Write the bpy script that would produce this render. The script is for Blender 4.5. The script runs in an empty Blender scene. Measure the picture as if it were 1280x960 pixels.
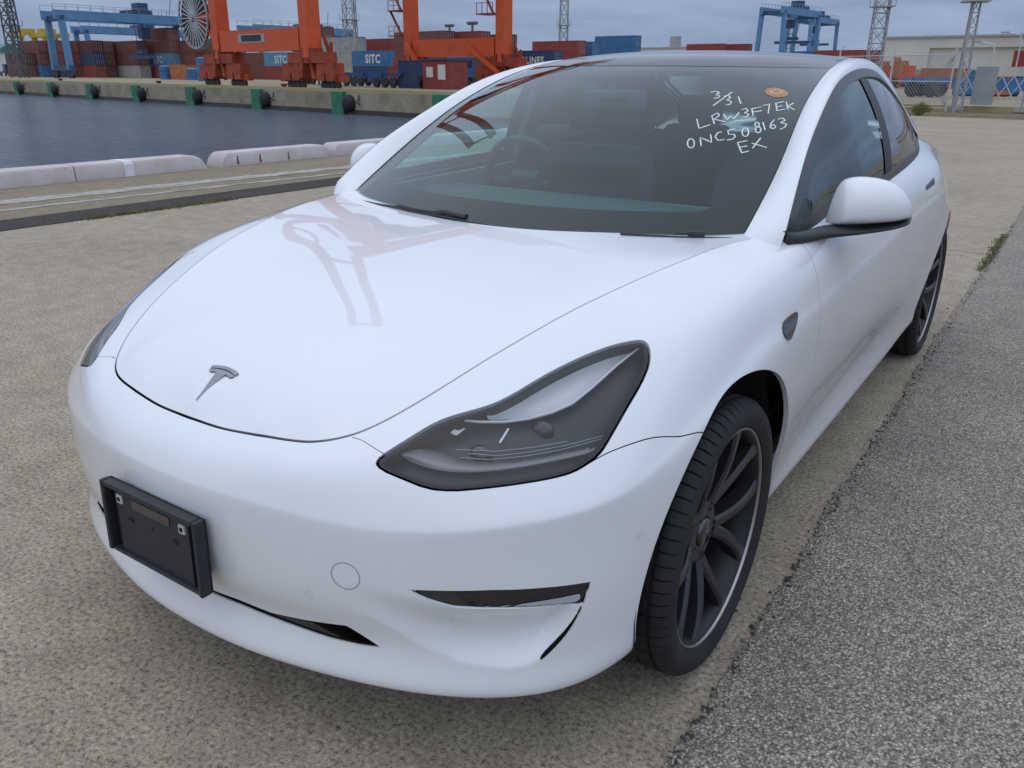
import bpy, bmesh, math, random
import numpy as np
from mathutils import Vector, Matrix, Euler
scene = bpy.context.scene
COL = scene.collection
# ---------------------------------------------------------------- camera, world, sun, exposure
cam_d = bpy.data.cameras.new('camera'); cam = bpy.data.objects.new('camera', cam_d); COL.objects.link(cam)
cam_d.sensor_width = 36; cam_d.lens = 1018.3/1280*36; cam_d.clip_start = .05; cam_d.clip_end = 6000
_y, _p, _r = -.597, .363, .008
_f = Vector((math.sin(_y)*math.cos(_p), math.cos(_y)*math.cos(_p), -math.sin(_p)))
_rt = Vector((math.cos(_y), -math.sin(_y), 0)); _up = _rt.cross(_f)
_c, _s = math.cos(_r), math.sin(_r)
_rt2 = _c*_rt+_s*_up; _up2 = -_s*_rt+_c*_up
cam.matrix_world = Matrix(((_rt2.x, _up2.x, -_f.x, 1.397), (_rt2.y, _up2.y, -_f.y, -1.646), (_rt2.z, _up2.z, -_f.z, 1.340), (0, 0, 0, 1)))
scene.camera = cam
scene.view_settings.view_transform = 'Standard'; scene.view_settings.look = 'None'
scene.view_settings.exposure = EXPOSURE = -.08; scene.view_settings.gamma = 1
SKY_HOR, SKY_ZEN = .72, 2.15
SUN_EL, SUN_ROT = math.radians(74), math.radians(235)      # veiled sun, high over the water in front of the car
world = bpy.data.worlds.new('World'); scene.world = world; world.use_nodes = True
def build_world():
    nt = world.node_tree; N = nt.nodes; L = nt.links; N.clear()
    out = N.new('ShaderNodeOutputWorld'); bg = N.new('ShaderNodeBackground'); L.new(bg.outputs[0], out.inputs[0])
    sky = N.new('ShaderNodeTexSky'); sky.sky_type = 'NISHITA'; sky.sun_disc = False
    sky.sun_elevation = SUN_EL; sky.sun_rotation = SUN_ROT; sky.air_density = 1.2; sky.dust_density = 2.5; sky.ozone_density = 1.5
    tc = N.new('ShaderNodeTexCoord')
    # clouds laid out on a plane overhead (direction divided by its height)
    sep = N.new('ShaderNodeSeparateXYZ'); L.new(tc.outputs['Generated'], sep.inputs[0])
    h = N.new('ShaderNodeMath'); h.operation = 'MAXIMUM'; L.new(sep.outputs[2], h.inputs[0]); h.inputs[1].default_value = 0
    ha = N.new('ShaderNodeMath'); ha.operation = 'ADD'; L.new(h.outputs[0], ha.inputs[0]); ha.inputs[1].default_value = .16
    dx = N.new('ShaderNodeMath'); dx.operation = 'DIVIDE'; L.new(sep.outputs[0], dx.inputs[0]); L.new(ha.outputs[0], dx.inputs[1])
    dy = N.new('ShaderNodeMath'); dy.operation = 'DIVIDE'; L.new(sep.outputs[1], dy.inputs[0]); L.new(ha.outputs[0], dy.inputs[1])
    cb = N.new('ShaderNodeCombineXYZ'); L.new(dx.outputs[0], cb.inputs[0]); L.new(dy.outputs[0], cb.inputs[1])
    no = N.new('ShaderNodeTexNoise'); no.inputs['Scale'].default_value = 1.1; no.inputs['Detail'].default_value = 7; no.inputs['Roughness'].default_value = .52
    no.inputs['Distortion'].default_value = .35; L.new(cb.outputs[0], no.inputs['Vector'])
    rp = N.new('ShaderNodeValToRGB'); L.new(no.outputs[0], rp.inputs[0])
    e = rp.color_ramp.elements
    e[0].position = .30; e[0].color = (3.75, 4.75, 6.7, 1)
    e[1].position = .72; e[1].color = (6.5, 7.5, 9.3, 1)
    m = e.new(.5); m.color = (4.9, 6.0, 8.0, 1)
    mix = N.new('ShaderNodeMix'); mix.data_type = 'RGBA'; mix.inputs[0].default_value = .88
    L.new(sky.outputs[0], mix.inputs[6]); L.new(rp.outputs[0], mix.inputs[7])
    # overcast: the zenith is brighter than the horizon (CIE overcast sky)
    gr = N.new('ShaderNodeMath'); gr.operation = 'MULTIPLY_ADD'; L.new(h.outputs[0], gr.inputs[0]); gr.inputs[1].default_value = SKY_ZEN-SKY_HOR; gr.inputs[2].default_value = SKY_HOR
    vm = N.new('ShaderNodeVectorMath'); vm.operation = 'SCALE'; L.new(mix.outputs[2], vm.inputs[0]); L.new(gr.outputs[0], vm.inputs['Scale'])
    tr = N.new('ShaderNodeValToRGB'); L.new(h.outputs[0], tr.inputs[0]); t0, t1 = tr.color_ramp.elements
    t0.position = 0; t0.color = (.93, .99, 1.09, 1); t1.position = .75; t1.color = (1.06, 1.0, .93, 1)
    vt = N.new('ShaderNodeVectorMath'); vt.operation = 'MULTIPLY'; L.new(vm.outputs[0], vt.inputs[0]); L.new(tr.outputs[0], vt.inputs[1])
    L.new(vt.outputs[0], bg.inputs[0]); bg.inputs[1].default_value = .09
build_world()
sun_d = bpy.data.lights.new('sun', 'SUN'); sun_d.energy = .5; sun_d.angle = math.radians(165); sun_d.color = (1, .93, .82)
sun = bpy.data.objects.new('sun', sun_d); COL.objects.link(sun)
# Nishita: rotation 0 puts the sun at +Y, turning clockwise seen from above
_sd = Vector((math.sin(SUN_ROT)*math.cos(SUN_EL), math.cos(SUN_ROT)*math.cos(SUN_EL), math.sin(SUN_EL)))
sun.rotation_euler = _sd.to_track_quat('Z', 'Y').to_euler()

# ---------------------------------------------------------------- helpers
def tag(o, label=None, cat=None, group=None, kind=None):
    if label: o['label'] = label
    if cat: o['category'] = cat
    if group: o['group'] = group
    if kind: o['kind'] = kind
    return o
def link(o, parent=None):
    COL.objects.link(o)
    if parent is not None: o.parent = parent
    return o
def empty(name, loc=(0, 0, 0), rz=0, label=None, cat=None, group=None):
    o = bpy.data.objects.new(name, None); o.empty_display_size = .1; o.location = loc; o.rotation_euler = (0, 0, rz)
    link(o); return tag(o, label, cat, group)
def mesh_obj(name, V, F, mat, parent=None, N=None, smooth=False, mats=None, mi=None):
    me = bpy.data.meshes.new(name); me.from_pydata([tuple(map(float, v)) for v in V], [], [tuple(map(int, f)) for f in F]); me.update()
    for m in (mats or [mat]): me.materials.append(m)
    if mi is not None: me.polygons.foreach_set('material_index', np.asarray(mi, dtype=np.int32))
    if smooth or N is not None: me.polygons.foreach_set('use_smooth', np.ones(len(me.polygons), dtype=bool))
    if N is not None: me.normals_split_custom_set_from_vertices([tuple(map(float, n)) for n in N])
    o = bpy.data.objects.new(name, me); link(o, parent); return o
class MB:
    """collects primitives, then links them as one mesh object"""
    def __init__(s): s.V = []; s.F = []; s.M = []; s.mi = 0
    def add(s, V, F):
        b = len(s.V); s.V += [tuple(v) for v in V]; s.F += [tuple(i+b for i in f) for f in F]; s.M += [s.mi]*len(F)
    def box(s, c, d, rz=0, top=None):
        x, y, z = d[0]/2, d[1]/2, d[2]/2; k = top or 1; ca, sa = math.cos(rz), math.sin(rz); P = []
        for sz in (-1, 1):
            q = k if sz > 0 else 1
            for sx, sy in ((-1, -1), (1, -1), (1, 1), (-1, 1)):
                a, b = sx*x*q, sy*y*q; P.append((c[0]+a*ca-b*sa, c[1]+a*sa+b*ca, c[2]+sz*z))
        s.add(P, [(3, 2, 1, 0), (4, 5, 6, 7), (0, 1, 5, 4), (1, 2, 6, 5), (2, 3, 7, 6), (3, 0, 4, 7)]); return s
    def bar(s, a, b, w, h=None, n=4, w2=None):
        """bar from a to b; n=4 square section, else n-gon of radius w"""
        a = Vector(a); b = Vector(b); d = (b-a).normalized(); up = Vector((0, 0, 1)) if abs(d.z) < .95 else Vector((0, 1, 0))
        u = d.cross(up).normalized(); v = u.cross(d); h = w if h is None else h; P = []
        for p, k in ((a, 1), (b, (w2 or w)/w)):
            for i in range(n):
                if n == 4: q = ((-.5, -.5), (.5, -.5), (.5, .5), (-.5, .5))[i]; P.append(p+u*w*k*q[0]+v*h*k*q[1])
                else: t = 2*math.pi*i/n; P.append(p+u*w*k*math.cos(t)+v*h*k*math.sin(t))
        s.add(P, [tuple(range(n))[::-1], tuple(range(n, 2*n))]+[(i, (i+1) % n, n+(i+1) % n, n+i) for i in range(n)]); return s
    def tube(s, pts, r, n=8, cap=True):
        pts = [Vector(p) for p in pts]; P = []; prev = None; m = len(pts)
        rr = r if isinstance(r, (list, tuple)) else [r]*m
        for k, p in enumerate(pts):
            d = (pts[min(k+1, m-1)]-pts[max(k-1, 0)]).normalized()
            if prev is None: u = d.cross(Vector((0, 0, 1)) if abs(d.z) < .9 else Vector((0, 1, 0))).normalized()
            else: u = (prev-d*prev.dot(d)).normalized()
            prev = u; v = d.cross(u)
            for i in range(n): t = 2*math.pi*i/n; P.append(p+u*rr[k]*math.cos(t)+v*rr[k]*math.sin(t))
        F = [(k*n+i, k*n+(i+1) % n, (k+1)*n+(i+1) % n, (k+1)*n+i) for k in range(m-1) for i in range(n)]
        if cap: F += [tuple(range(n))[::-1], tuple(range((m-1)*n, m*n))]
        s.add(P, F); return s
    def lathe(s, prof, n=32, axis='x', c=(0, 0, 0), close=False):
        """profile [(along, radius)]"""
        P = []; m = len(prof)
        for i in range(n):
            t = 2*math.pi*i/n; ca, sa = math.cos(t), math.sin(t)
            for a, r in prof:
                q = {'x': (a, r*ca, r*sa), 'y': (r*ca, a, r*sa), 'z': (r*ca, r*sa, a)}[axis]
                P.append((c[0]+q[0], c[1]+q[1], c[2]+q[2]))
        F = [(i*m+k, ((i+1) % n)*m+k, ((i+1) % n)*m+k+1, i*m+k+1) for i in range(n) for k in range(m-1)]
        s.add(P, F); return s
    def prism(s, poly, z0, z1, axis='z'):
        n = len(poly); mp = {'z': lambda p, h: (p[0], p[1], h), 'x': lambda p, h: (h, p[0], p[1]), 'y': lambda p, h: (p[0], h, p[1])}[axis]
        s.add([mp(p, z0) for p in poly]+[mp(p, z1) for p in poly], [tuple(range(n))[::-1], tuple(range(n, 2*n))]+[(i, (i+1) % n, n+(i+1) % n, n+i) for i in range(n)]); return s
    def build(s, name, mat, parent=None, smooth=False, mats=None, bevel=0, fix=True):
        o = mesh_obj(name, s.V, s.F, mat, parent, smooth=smooth, mats=mats, mi=s.M if mats else None)
        if fix or bevel:
            bm = bmesh.new(); bm.from_mesh(o.data)
            if fix: bmesh.ops.recalc_face_normals(bm, faces=bm.faces)
            if bevel: bmesh.ops.bevel(bm, geom=[e for e in bm.edges if len(e.link_faces) == 2 and e.calc_face_angle(0) > .5], offset=bevel, segments=2, affect='EDGES', profile=.6, clamp_overlap=True)
            bm.to_mesh(o.data); bm.free()
        return o
def shade_auto(o, ang=35):
    me = o.data; me.polygons.foreach_set('use_smooth', np.ones(len(me.polygons), dtype=bool))
    bm = bmesh.new(); bm.from_mesh(me)
    for e in bm.edges:
        e.smooth = not (len(e.link_faces) != 2 or e.calc_face_angle(0) > math.radians(ang))
    bm.to_mesh(me); bm.free(); return o
# materials
def mat(name, col, rough=.5, metal=0, coat=0, coat_rough=.03, spec=.5, bump=0, bscale=50, var=0, vscale=5, var_col=None, ior=1.5, detail=4):
    m = bpy.data.materials.new(name); m.use_nodes = True; N = m.node_tree.nodes; L = m.node_tree.links; b = N['Principled BSDF']
    c = (*col, 1) if len(col) == 3 else col
    b.inputs['Base Color'].default_value = c; b.inputs['Roughness'].default_value = rough; b.inputs['Metallic'].default_value = metal
    b.inputs['Coat Weight'].default_value = coat; b.inputs['Coat Roughness'].default_value = coat_rough; b.inputs['Specular IOR Level'].default_value = spec; b.inputs['IOR'].default_value = ior
    if var or bump:
        tc = N.new('ShaderNodeTexCoord')
    if var:
        n = N.new('ShaderNodeTexNoise'); n.inputs['Scale'].default_value = vscale; n.inputs['Detail'].default_value = detail; n.inputs['Roughness'].default_value = .6
        L.new(tc.outputs['Object'], n.inputs['Vector'])
        r = N.new('ShaderNodeValToRGB'); e = r.color_ramp.elements; e[0].position = .3; e[1].position = .7
        e[0].color = tuple(max(0, x*(1-var)) for x in c[:3])+(1,) if var_col is None else (*var_col, 1); e[1].color = tuple(min(1, x*(1+var)) for x in c[:3])+(1,) if var_col is None else c
        L.new(n.outputs[0], r.inputs[0]); L.new(r.outputs[0], b.inputs['Base Color'])
    if bump:
        n2 = N.new('ShaderNodeTexNoise'); n2.inputs['Scale'].default_value = bscale; n2.inputs['Detail'].default_value = 5; L.new(tc.outputs['Object'], n2.inputs['Vector'])
        bp = N.new('ShaderNodeBump'); bp.inputs['Strength'].default_value = bump; bp.inputs['Distance'].default_value = .01; L.new(n2.outputs[0], bp.inputs['Height']); L.new(bp.outputs[0], b.inputs['Normal'])
    return m
def glass_mat(name, tint, ior=1.5, rough=0.0, boost=1.0, refl=(1, 1, 1)):
    """thin pane: tinted see-through plus a mirror reflection by Fresnel"""
    m = bpy.data.materials.new(name); m.use_nodes = True; N = m.node_tree.nodes; L = m.node_tree.links; N.clear()
    o = N.new('ShaderNodeOutputMaterial'); t = N.new('ShaderNodeBsdfTransparent'); t.inputs[0].default_value = (*tint, 1)
    g = N.new('ShaderNodeBsdfGlossy'); g.inputs['Roughness'].default_value = rough; g.inputs[0].default_value = (*refl, 1)
    f = N.new('ShaderNodeLayerWeight'); f.inputs[0].default_value = .5           # facing = 1-|cos|
    p5 = N.new('ShaderNodeMath'); p5.operation = 'POWER'; L.new(f.outputs['Facing'], p5.inputs[0]); p5.inputs[1].default_value = 4.2
    k = N.new('ShaderNodeMath'); k.operation = 'MULTIPLY_ADD'; k.use_clamp = True; L.new(p5.outputs[0], k.inputs[0]); k.inputs[1].default_value = .92; k.inputs[2].default_value = .045*boost
    x = N.new('ShaderNodeMixShader'); L.new(k.outputs[0], x.inputs[0]); L.new(t.outputs[0], x.inputs[1]); L.new(g.outputs[0], x.inputs[2]); L.new(x.outputs[0], o.inputs[0])
    return m

# ---------------------------------------------------------------- setting
QO = np.array([-9.75, 40.85]); QD = np.array([-.9903, .1390]); QN = np.array([.1390, .9903])   # far quay: corner, along, inland
def Q(s, w, z=0): p = QO+QD*s+QN*w; return (float(p[0]), float(p[1]), z)
QROT = math.atan2(QD[1], QD[0])
HF = Vector((math.sin(_y), math.cos(_y), 0))
def ray_dir(u, v):
    return (_rt2*((u-640)/1018.3)-_up2*((v-480)/1018.3)+_f)
def col(u, w):
    """ground point where sight line of bearing u meets the line w metres inland of the far quay edge"""
    r = ray_dir(u, 92); h = np.array([r.x, r.y]); A_ = np.stack([h, -QD], 1); t, s = np.linalg.solve(A_, QO+QN*w-np.array([1.397, -1.646])); return float(s)
def pz(u, v, D):
    r = ray_dir(u, v); k = D/(r.x*HF.x+r.y*HF.y); return Vector((1.397, -1.646, 1.34))+r*k
def dep(p): return (p[0]-1.397)*HF.x+(p[1]+1.646)*HF.y

def nodes(name):
    m = bpy.data.materials.new(name); m.use_nodes = True; return m, m.node_tree.nodes, m.node_tree.links, m.node_tree.nodes['Principled BSDF']
def ramp(N, L, src, stops):
    r = N.new('ShaderNodeValToRGB'); L.new(src, r.inputs[0]); e = r.color_ramp.elements
    while len(e) < len(stops): e.new(.5)
    for k, (p, c) in enumerate(stops): e[k].position = p; e[k].color = (*c, 1) if len(c) == 3 else c
    return r.outputs[0]
def mixc(N, L, f, a, b, mode='MIX'):
    x = N.new('ShaderNodeMix'); x.data_type = 'RGBA'; x.blend_type = mode
    if isinstance(f, float): x.inputs[0].default_value = f
    else: L.new(f, x.inputs[0])
    for i, c in ((6, a), (7, b)):
        if isinstance(c, tuple): x.inputs[i].default_value = (*c, 1)
        else: L.new(c, x.inputs[i])
    return x.outputs[2]
def noise(N, L, vec, scale, detail=5, rough=.6, dist=0):
    n = N.new('ShaderNodeTexNoise'); n.inputs['Scale'].default_value = scale; n.inputs['Detail'].default_value = detail; n.inputs['Roughness'].default_value = rough; n.inputs['Distortion'].default_value = dist; L.new(vec, n.inputs['Vector']); return n.outputs[0]
def concrete(name, lo, hi, speck=.6, stretch=1):
    """weathered exposed-aggregate concrete: pits, pale and dark grains, broad stains"""
    m, N, L, b = nodes(name); tc = N.new('ShaderNodeTexCoord'); v = tc.outputs['Object']
    if stretch != 1:
        mp = N.new('ShaderNodeMapping'); mp.inputs['Scale'].default_value = (1, stretch, 1); L.new(v, mp.inputs[0]); vb = mp.outputs[0]
    else: vb = v
    big = noise(N, L, vb, .55, 6, .62, .6); mid = noise(N, L, v, 7, 6, .7)
    c = ramp(N, L, big, [(.30, lo), (.68, hi)])
    c = mixc(N, L, .32, c, ramp(N, L, mid, [(.35, (.32, .31, .29)), (.62, (.72, .71, .68))]), 'OVERLAY')
    fine = noise(N, L, v, 190, 3, .8); grain = noise(N, L, v, 75, 6, .88)
    c = mixc(N, L, speck, c, ramp(N, L, grain, [(.39, (.07, .07, .065)), (.48, (.46, .455, .445)), (.55, (.54, .535, .52)), (.64, (.90, .88, .83))]), 'OVERLAY')
    pit = ramp(N, L, fine, [(.32, (.16, .15, .14)), (.42, (1, 1, 1))]); c = mixc(N, L, .85*speck, c, pit, 'MULTIPLY')
    L.new(c, b.inputs['Base Color']); b.inputs['Roughness'].default_value = .92; b.inputs['Specular IOR Level'].default_value = .08
    bp = N.new('ShaderNodeBump'); bp.inputs['Strength'].default_value = .5; bp.inputs['Distance'].default_value = .004
    ad = N.new('ShaderNodeMath'); ad.operation = 'ADD'; L.new(fine, ad.inputs[0]); L.new(grain, ad.inputs[1]); L.new(ad.outputs[0], bp.inputs['Height']); L.new(bp.outputs[0], b.inputs['Normal'])
    return m
M_CONC = concrete('apron_concrete', (.345, .298, .235), (.415, .362, .290), .90)
M_COPE = concrete('coping_concrete', (.205, .172, .12), (.295, .255, .19), .4, .35)
M_YARD = concrete('yard_concrete', (.275, .23, .165), (.34, .29, .215), .3)
M_QUAY = concrete('quay_wall_concrete', (.24, .21, .155), (.40, .355, .275), .4)
def asphalt(name, k=1.0, big=1.0):
    m, N, L, b = nodes(name); tc = N.new('ShaderNodeTexCoord'); v = tc.outputs['Object']
    vo = N.new('ShaderNodeTexVoronoi'); vo.inputs['Scale'].default_value = 128*big; vo.inputs['Randomness'].default_value = 1; L.new(v, vo.inputs['Vector'])
    vs = N.new('ShaderNodeTexVoronoi'); vs.inputs['Scale'].default_value = 230*big; L.new(v, vs.inputs['Vector'])
    bw = N.new('ShaderNodeRGBToBW'); L.new(vo.outputs['Color'], bw.inputs[0]); bw2 = N.new('ShaderNodeRGBToBW'); L.new(vs.outputs['Color'], bw2.inputs[0])
    st = ramp(N, L, bw.outputs[0], [(.08, (0.0294*k, 0.0261*k, 0.0233*k)), (.45, (0.0784*k, 0.0664*k, 0.0558*k)), (.72, (0.1372*k, 0.1176*k, 0.0968*k)), (.97, (0.1960*k, 0.1707*k, 0.1415*k))])
    st2 = ramp(N, L, bw2.outputs[0], [(.15, (0.0274*k, 0.0245*k, 0.0219*k)), (.6, (0.0853*k, 0.0721*k, 0.0603*k)), (.95, (0.2058*k, 0.1897*k, 0.1736*k))])
    c = mixc(N, L, .55, st, st2)
    gap = ramp(N, L, vo.outputs['Distance'], [(.25, (1, 1, 1)), (.65, (.48, .48, .48))]); c = mixc(N, L, .9, c, gap, 'MULTIPLY')
    bigN = ramp(N, L, noise(N, L, v, 2.2, 7, .72), [(.3, (.80, .80, .81)), (.7, (1.16, 1.15, 1.13))]); c = mixc(N, L, 1.0, c, bigN, 'MULTIPLY')
    L.new(c, b.inputs['Base Color']); b.inputs['Roughness'].default_value = .8; b.inputs['Specular IOR Level'].default_value = .18
    inv = N.new('ShaderNodeMath'); inv.operation = 'SUBTRACT'; inv.inputs[0].default_value = 1; L.new(vo.outputs['Distance'], inv.inputs[1])
    a2 = N.new('ShaderNodeMath'); a2.operation = 'MULTIPLY_ADD'; L.new(bw.outputs[0], a2.inputs[0]); a2.inputs[1].default_value = .8; L.new(inv.outputs[0], a2.inputs[2])
    bp = N.new('ShaderNodeBump'); bp.inputs['Strength'].default_value = .9; bp.inputs['Distance'].default_value = .005; L.new(a2.outputs[0], bp.inputs['Height']); L.new(bp.outputs[0], b.inputs['Normal']); return m
M_ASPH = asphalt('road_asphalt', 4.6)
M_ASPHOLD = asphalt('old_asphalt', 1.0, .8)
def sheet(name, pts, z, m, kind='structure'):
    o = mesh_obj(name, [(x, y, z) for x, y in pts], [tuple(range(len(pts)))], m); return tag(o, kind=kind)
# base land: an L round the basin, with walls down to the sea bed
far = QO+QD*2500
b = MB(); top = [(-9.75, -400), (900, -400), (900, 2800), (-3200, 2800), (far[0], far[1]), (QO[0], QO[1])]
b.add([(x, y, -.012) for x, y in top]+[(x, y, -6) for x, y in top], [(0, 1, 2, 3, 4, 5), (5, 4, 10, 11), (0, 5, 11, 6)]); tag(b.build('yard_ground', M_YARD, fix=True), kind='structure')
def water_mat():
    m, N, L, b = nodes('harbour_water'); tc = N.new('ShaderNodeTexCoord'); v = tc.outputs['Object']
    mp = N.new('ShaderNodeMapping'); mp.inputs['Scale'].default_value = (.9, 2.1, 1); mp.inputs['Rotation'].default_value = (0, 0, .35); L.new(v, mp.inputs[0])
    n1 = noise(N, L, mp.outputs[0], .9, 7, .68, .5); n2 = noise(N, L, v, .07, 3, .5)
    b.inputs['Base Color'].default_value = (.030, .040, .050, 1); b.inputs['Roughness'].default_value = .16; b.inputs['IOR'].default_value = 1.33
    n3 = noise(N, L, mp.outputs[0], .30, 4, .6, .8); hs = N.new('ShaderNodeMath'); hs.operation = 'MULTIPLY_ADD'; L.new(n3, hs.inputs[0]); hs.inputs[1].default_value = 2.2; L.new(n1, hs.inputs[2])
    bp = N.new('ShaderNodeBump'); bp.inputs['Strength'].default_value = 1; bp.inputs['Distance'].default_value = 2.2; L.new(hs.outputs[0], bp.inputs['Height']); L.new(bp.outputs[0], b.inputs['Normal'])
    L.new(ramp(N, L, n2, [(.3, (.20, .25, .32)), (.7, (.26, .31, .385))]), b.inputs['Base Color']); return m
sheet('water', [(-3000, -1500), (40, -1500), (40, 400), (-3000, 400)], -1.6, water_mat())
# near apron, its joints left as real gaps between slabs
def slabs(name, xs, ys, z, m, gap=.012):
    b = MB()
    for x0, x1 in zip(xs[:-1], xs[1:]):
        for y0, y1 in zip(ys[:-1], ys[1:]): b.add([(x0+gap/2, y0+gap/2, z), (x1-gap/2, y0+gap/2, z), (x1-gap/2, y1-gap/2, z), (x0+gap/2, y1-gap/2, z)], [(0, 1, 2, 3)])
    return tag(b.build(name, m, fix=False), kind='structure')
slabs('concrete_apron', [-6.46, .955], [-30, -14, -4.02, 5.97, 15.96, 25, 33.6], 0, M_CONC)
slabs('quay_coping', [-9.75, -7.02], [-40, -20, -10, 6.16, 16, 26, 40.8], .004, M_COPE)
rs = np.random.RandomState(3)
def ragged(y0, y1, x, amp, step, seed):
    r = np.random.RandomState(seed); ys = np.arange(y0, y1, step); n = np.zeros(len(ys))
    for a, f in ((1, .9), (.6, 3.1), (.45, 8.3), (.35, 19), (.3, 41)): n += a*np.sin(ys*f+r.rand()*7)*(.6+.4*np.sin(ys*f*.37+r.rand()*7))
    return [(x+amp*(n[i]+r.randn()*.35), ys[i]) for i in range(len(ys))]
# asphalt road to the right, broken edge lying over the slab
e = ragged(-4, 34, .930, .013, .018, 5); b = MB(); n = len(e)
b.add([(x, y, .007) for x, y in e]+[(x+.045, y, .011) for x, y in e]+[(120, y, .011) for x, y in e]+[(x-.004, y, -.002) for x, y in e], [(i, n+i, n+i+1, i+1) for i in range(n-1)]+[(n+i, 2*n+i, 2*n+i+1, n+i+1) for i in range(n-1)]+[(3*n+i, i, i+1, 3*n+i+1) for i in range(n-1)])
tag(b.build('asphalt_road', M_ASPH, fix=False), kind='structure')
e0 = ragged(-30, 40, -7.02, .006, .06, 8); e1 = ragged(-30, 40, -6.45, .014, .06, 9); n = min(len(e0), len(e1)); b = MB()
b.add([(x, y, .008) for x, y in e0[:n]]+[(x, y, .006) for x, y in e1[:n]], [(i, n+i, n+i+1, i+1) for i in range(n-1)]); tag(b.build('asphalt_strip', M_ASPHOLD, fix=False), kind='structure')
# worn white lines on the coping
def worn_white():
    m, N, L, b = nodes('worn_white_paint'); tc = N.new('ShaderNodeTexCoord'); mp = N.new('ShaderNodeMapping'); mp.inputs['Scale'].default_value = (6, 1, 1); L.new(tc.outputs['Object'], mp.inputs[0])
    n1 = noise(N, L, mp.outputs[0], 2.2, 7, .75); L.new(ramp(N, L, n1, [(.40, (.17, .15, .12)), (.56, (.46, .43, .38))]), b.inputs['Base Color']); b.inputs['Roughness'].default_value = .85; return m
M_WORN = worn_white()
for (xa, xb, sd) in ((-8.34, -8.02, 11), (-7.66, -7.56, 12)):
    ea = ragged(-20, 38, xa+.45*0, .02, .12, sd); eb = ragged(-20, 38, xb, .02, .12, sd+5); n = min(len(ea), len(eb)); k = .072
    b = MB(); b.add([(x+.06*(y-2.6), y, .008) for x, y in ea[:n]]+[(x+.06*(y-2.6), y, .008) for x, y in eb[:n]], [(i, n+i, n+i+1, i+1) for i in range(n-1)]); tag(b.build('painted_line', M_WORN, fix=False), kind='structure')
# crumbs along the broken asphalt edge
def crumbs():
    r = np.random.RandomState(21); b = MB()
    for _ in range(2200):
        y = -1.2+ (r.rand()**1.6)*9; x = .948+r.randn()*.010+.004*r.randn()*(r.rand() < .06)*12; s = .0022+.0055*r.rand()**2.2; z = .006 if x > .93 else .001
        P = np.array([(1, 0, 0), (0, 1, 0), (-1, 0, 0), (0, -1, 0), (0, 0, .9), (0, 0, -.5)])*s*(.7+.6*r.rand(6, 1)); a = r.rand()*6.3; R_ = np.array([[math.cos(a), -math.sin(a), 0], [math.sin(a), math.cos(a), 0], [0, 0, 1]])
        b.mi = 0 if r.rand() < .72 else 1
        b.add(P@R_.T+[x, y, z+.3*s], [(0, 1, 4), (1, 2, 4), (2, 3, 4), (3, 0, 4), (1, 0, 5), (2, 1, 5), (3, 2, 5), (0, 3, 5)])
    o = b.build('asphalt_crumbs', None, mats=[mat('dark_stone', (.05, .05, .05), rough=.8), mat('pale_stone', (.21, .20, .18), rough=.8)], fix=False); tag(o, kind='stuff')
crumbs()
M_GRASS = mat('strip_grass', (.16, .155, .06), rough=.8, var=.4, vscale=6)
def grass(name, n, fx, h, seed):
    r = np.random.RandomState(seed); b = MB()
    for _ in range(n):
        x, y, hh = fx(r); hh *= h*(.5+r.rand()); a = r.rand()*6.3; w = .004+.004*r.rand(); lx, ly = (r.rand(2)-.5)*1.2*hh
        b.add([(x-w*math.cos(a), y-w*math.sin(a), 0), (x+w*math.cos(a), y+w*math.sin(a), 0), (x+lx*.5+w*.6*math.cos(a), y+ly*.5+w*.6*math.sin(a), hh*.6), (x+lx, y+ly, hh)], [(0, 1, 2), (0, 2, 3)])
    return tag(b.build(name, M_GRASS, fix=False), kind='stuff')
def gx(r):
    while True:
        y = -.5+r.rand()*11; k = max(0, math.sin(y*1.9+1.2)*.6+math.sin(y*.83+.4)*.6) + (.9 if 2.6 < y < 4.3 else 0)
        if r.rand() < k: return -6.45+r.randn()*.035, y, .5+.7*min(1, k)
grass('grass', 4200, gx, .020, 4)
grass('grass', 900, lambda r: (.925+r.randn()*.022, 5.2+r.rand()*1.9, .8), .02, 6)
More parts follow.
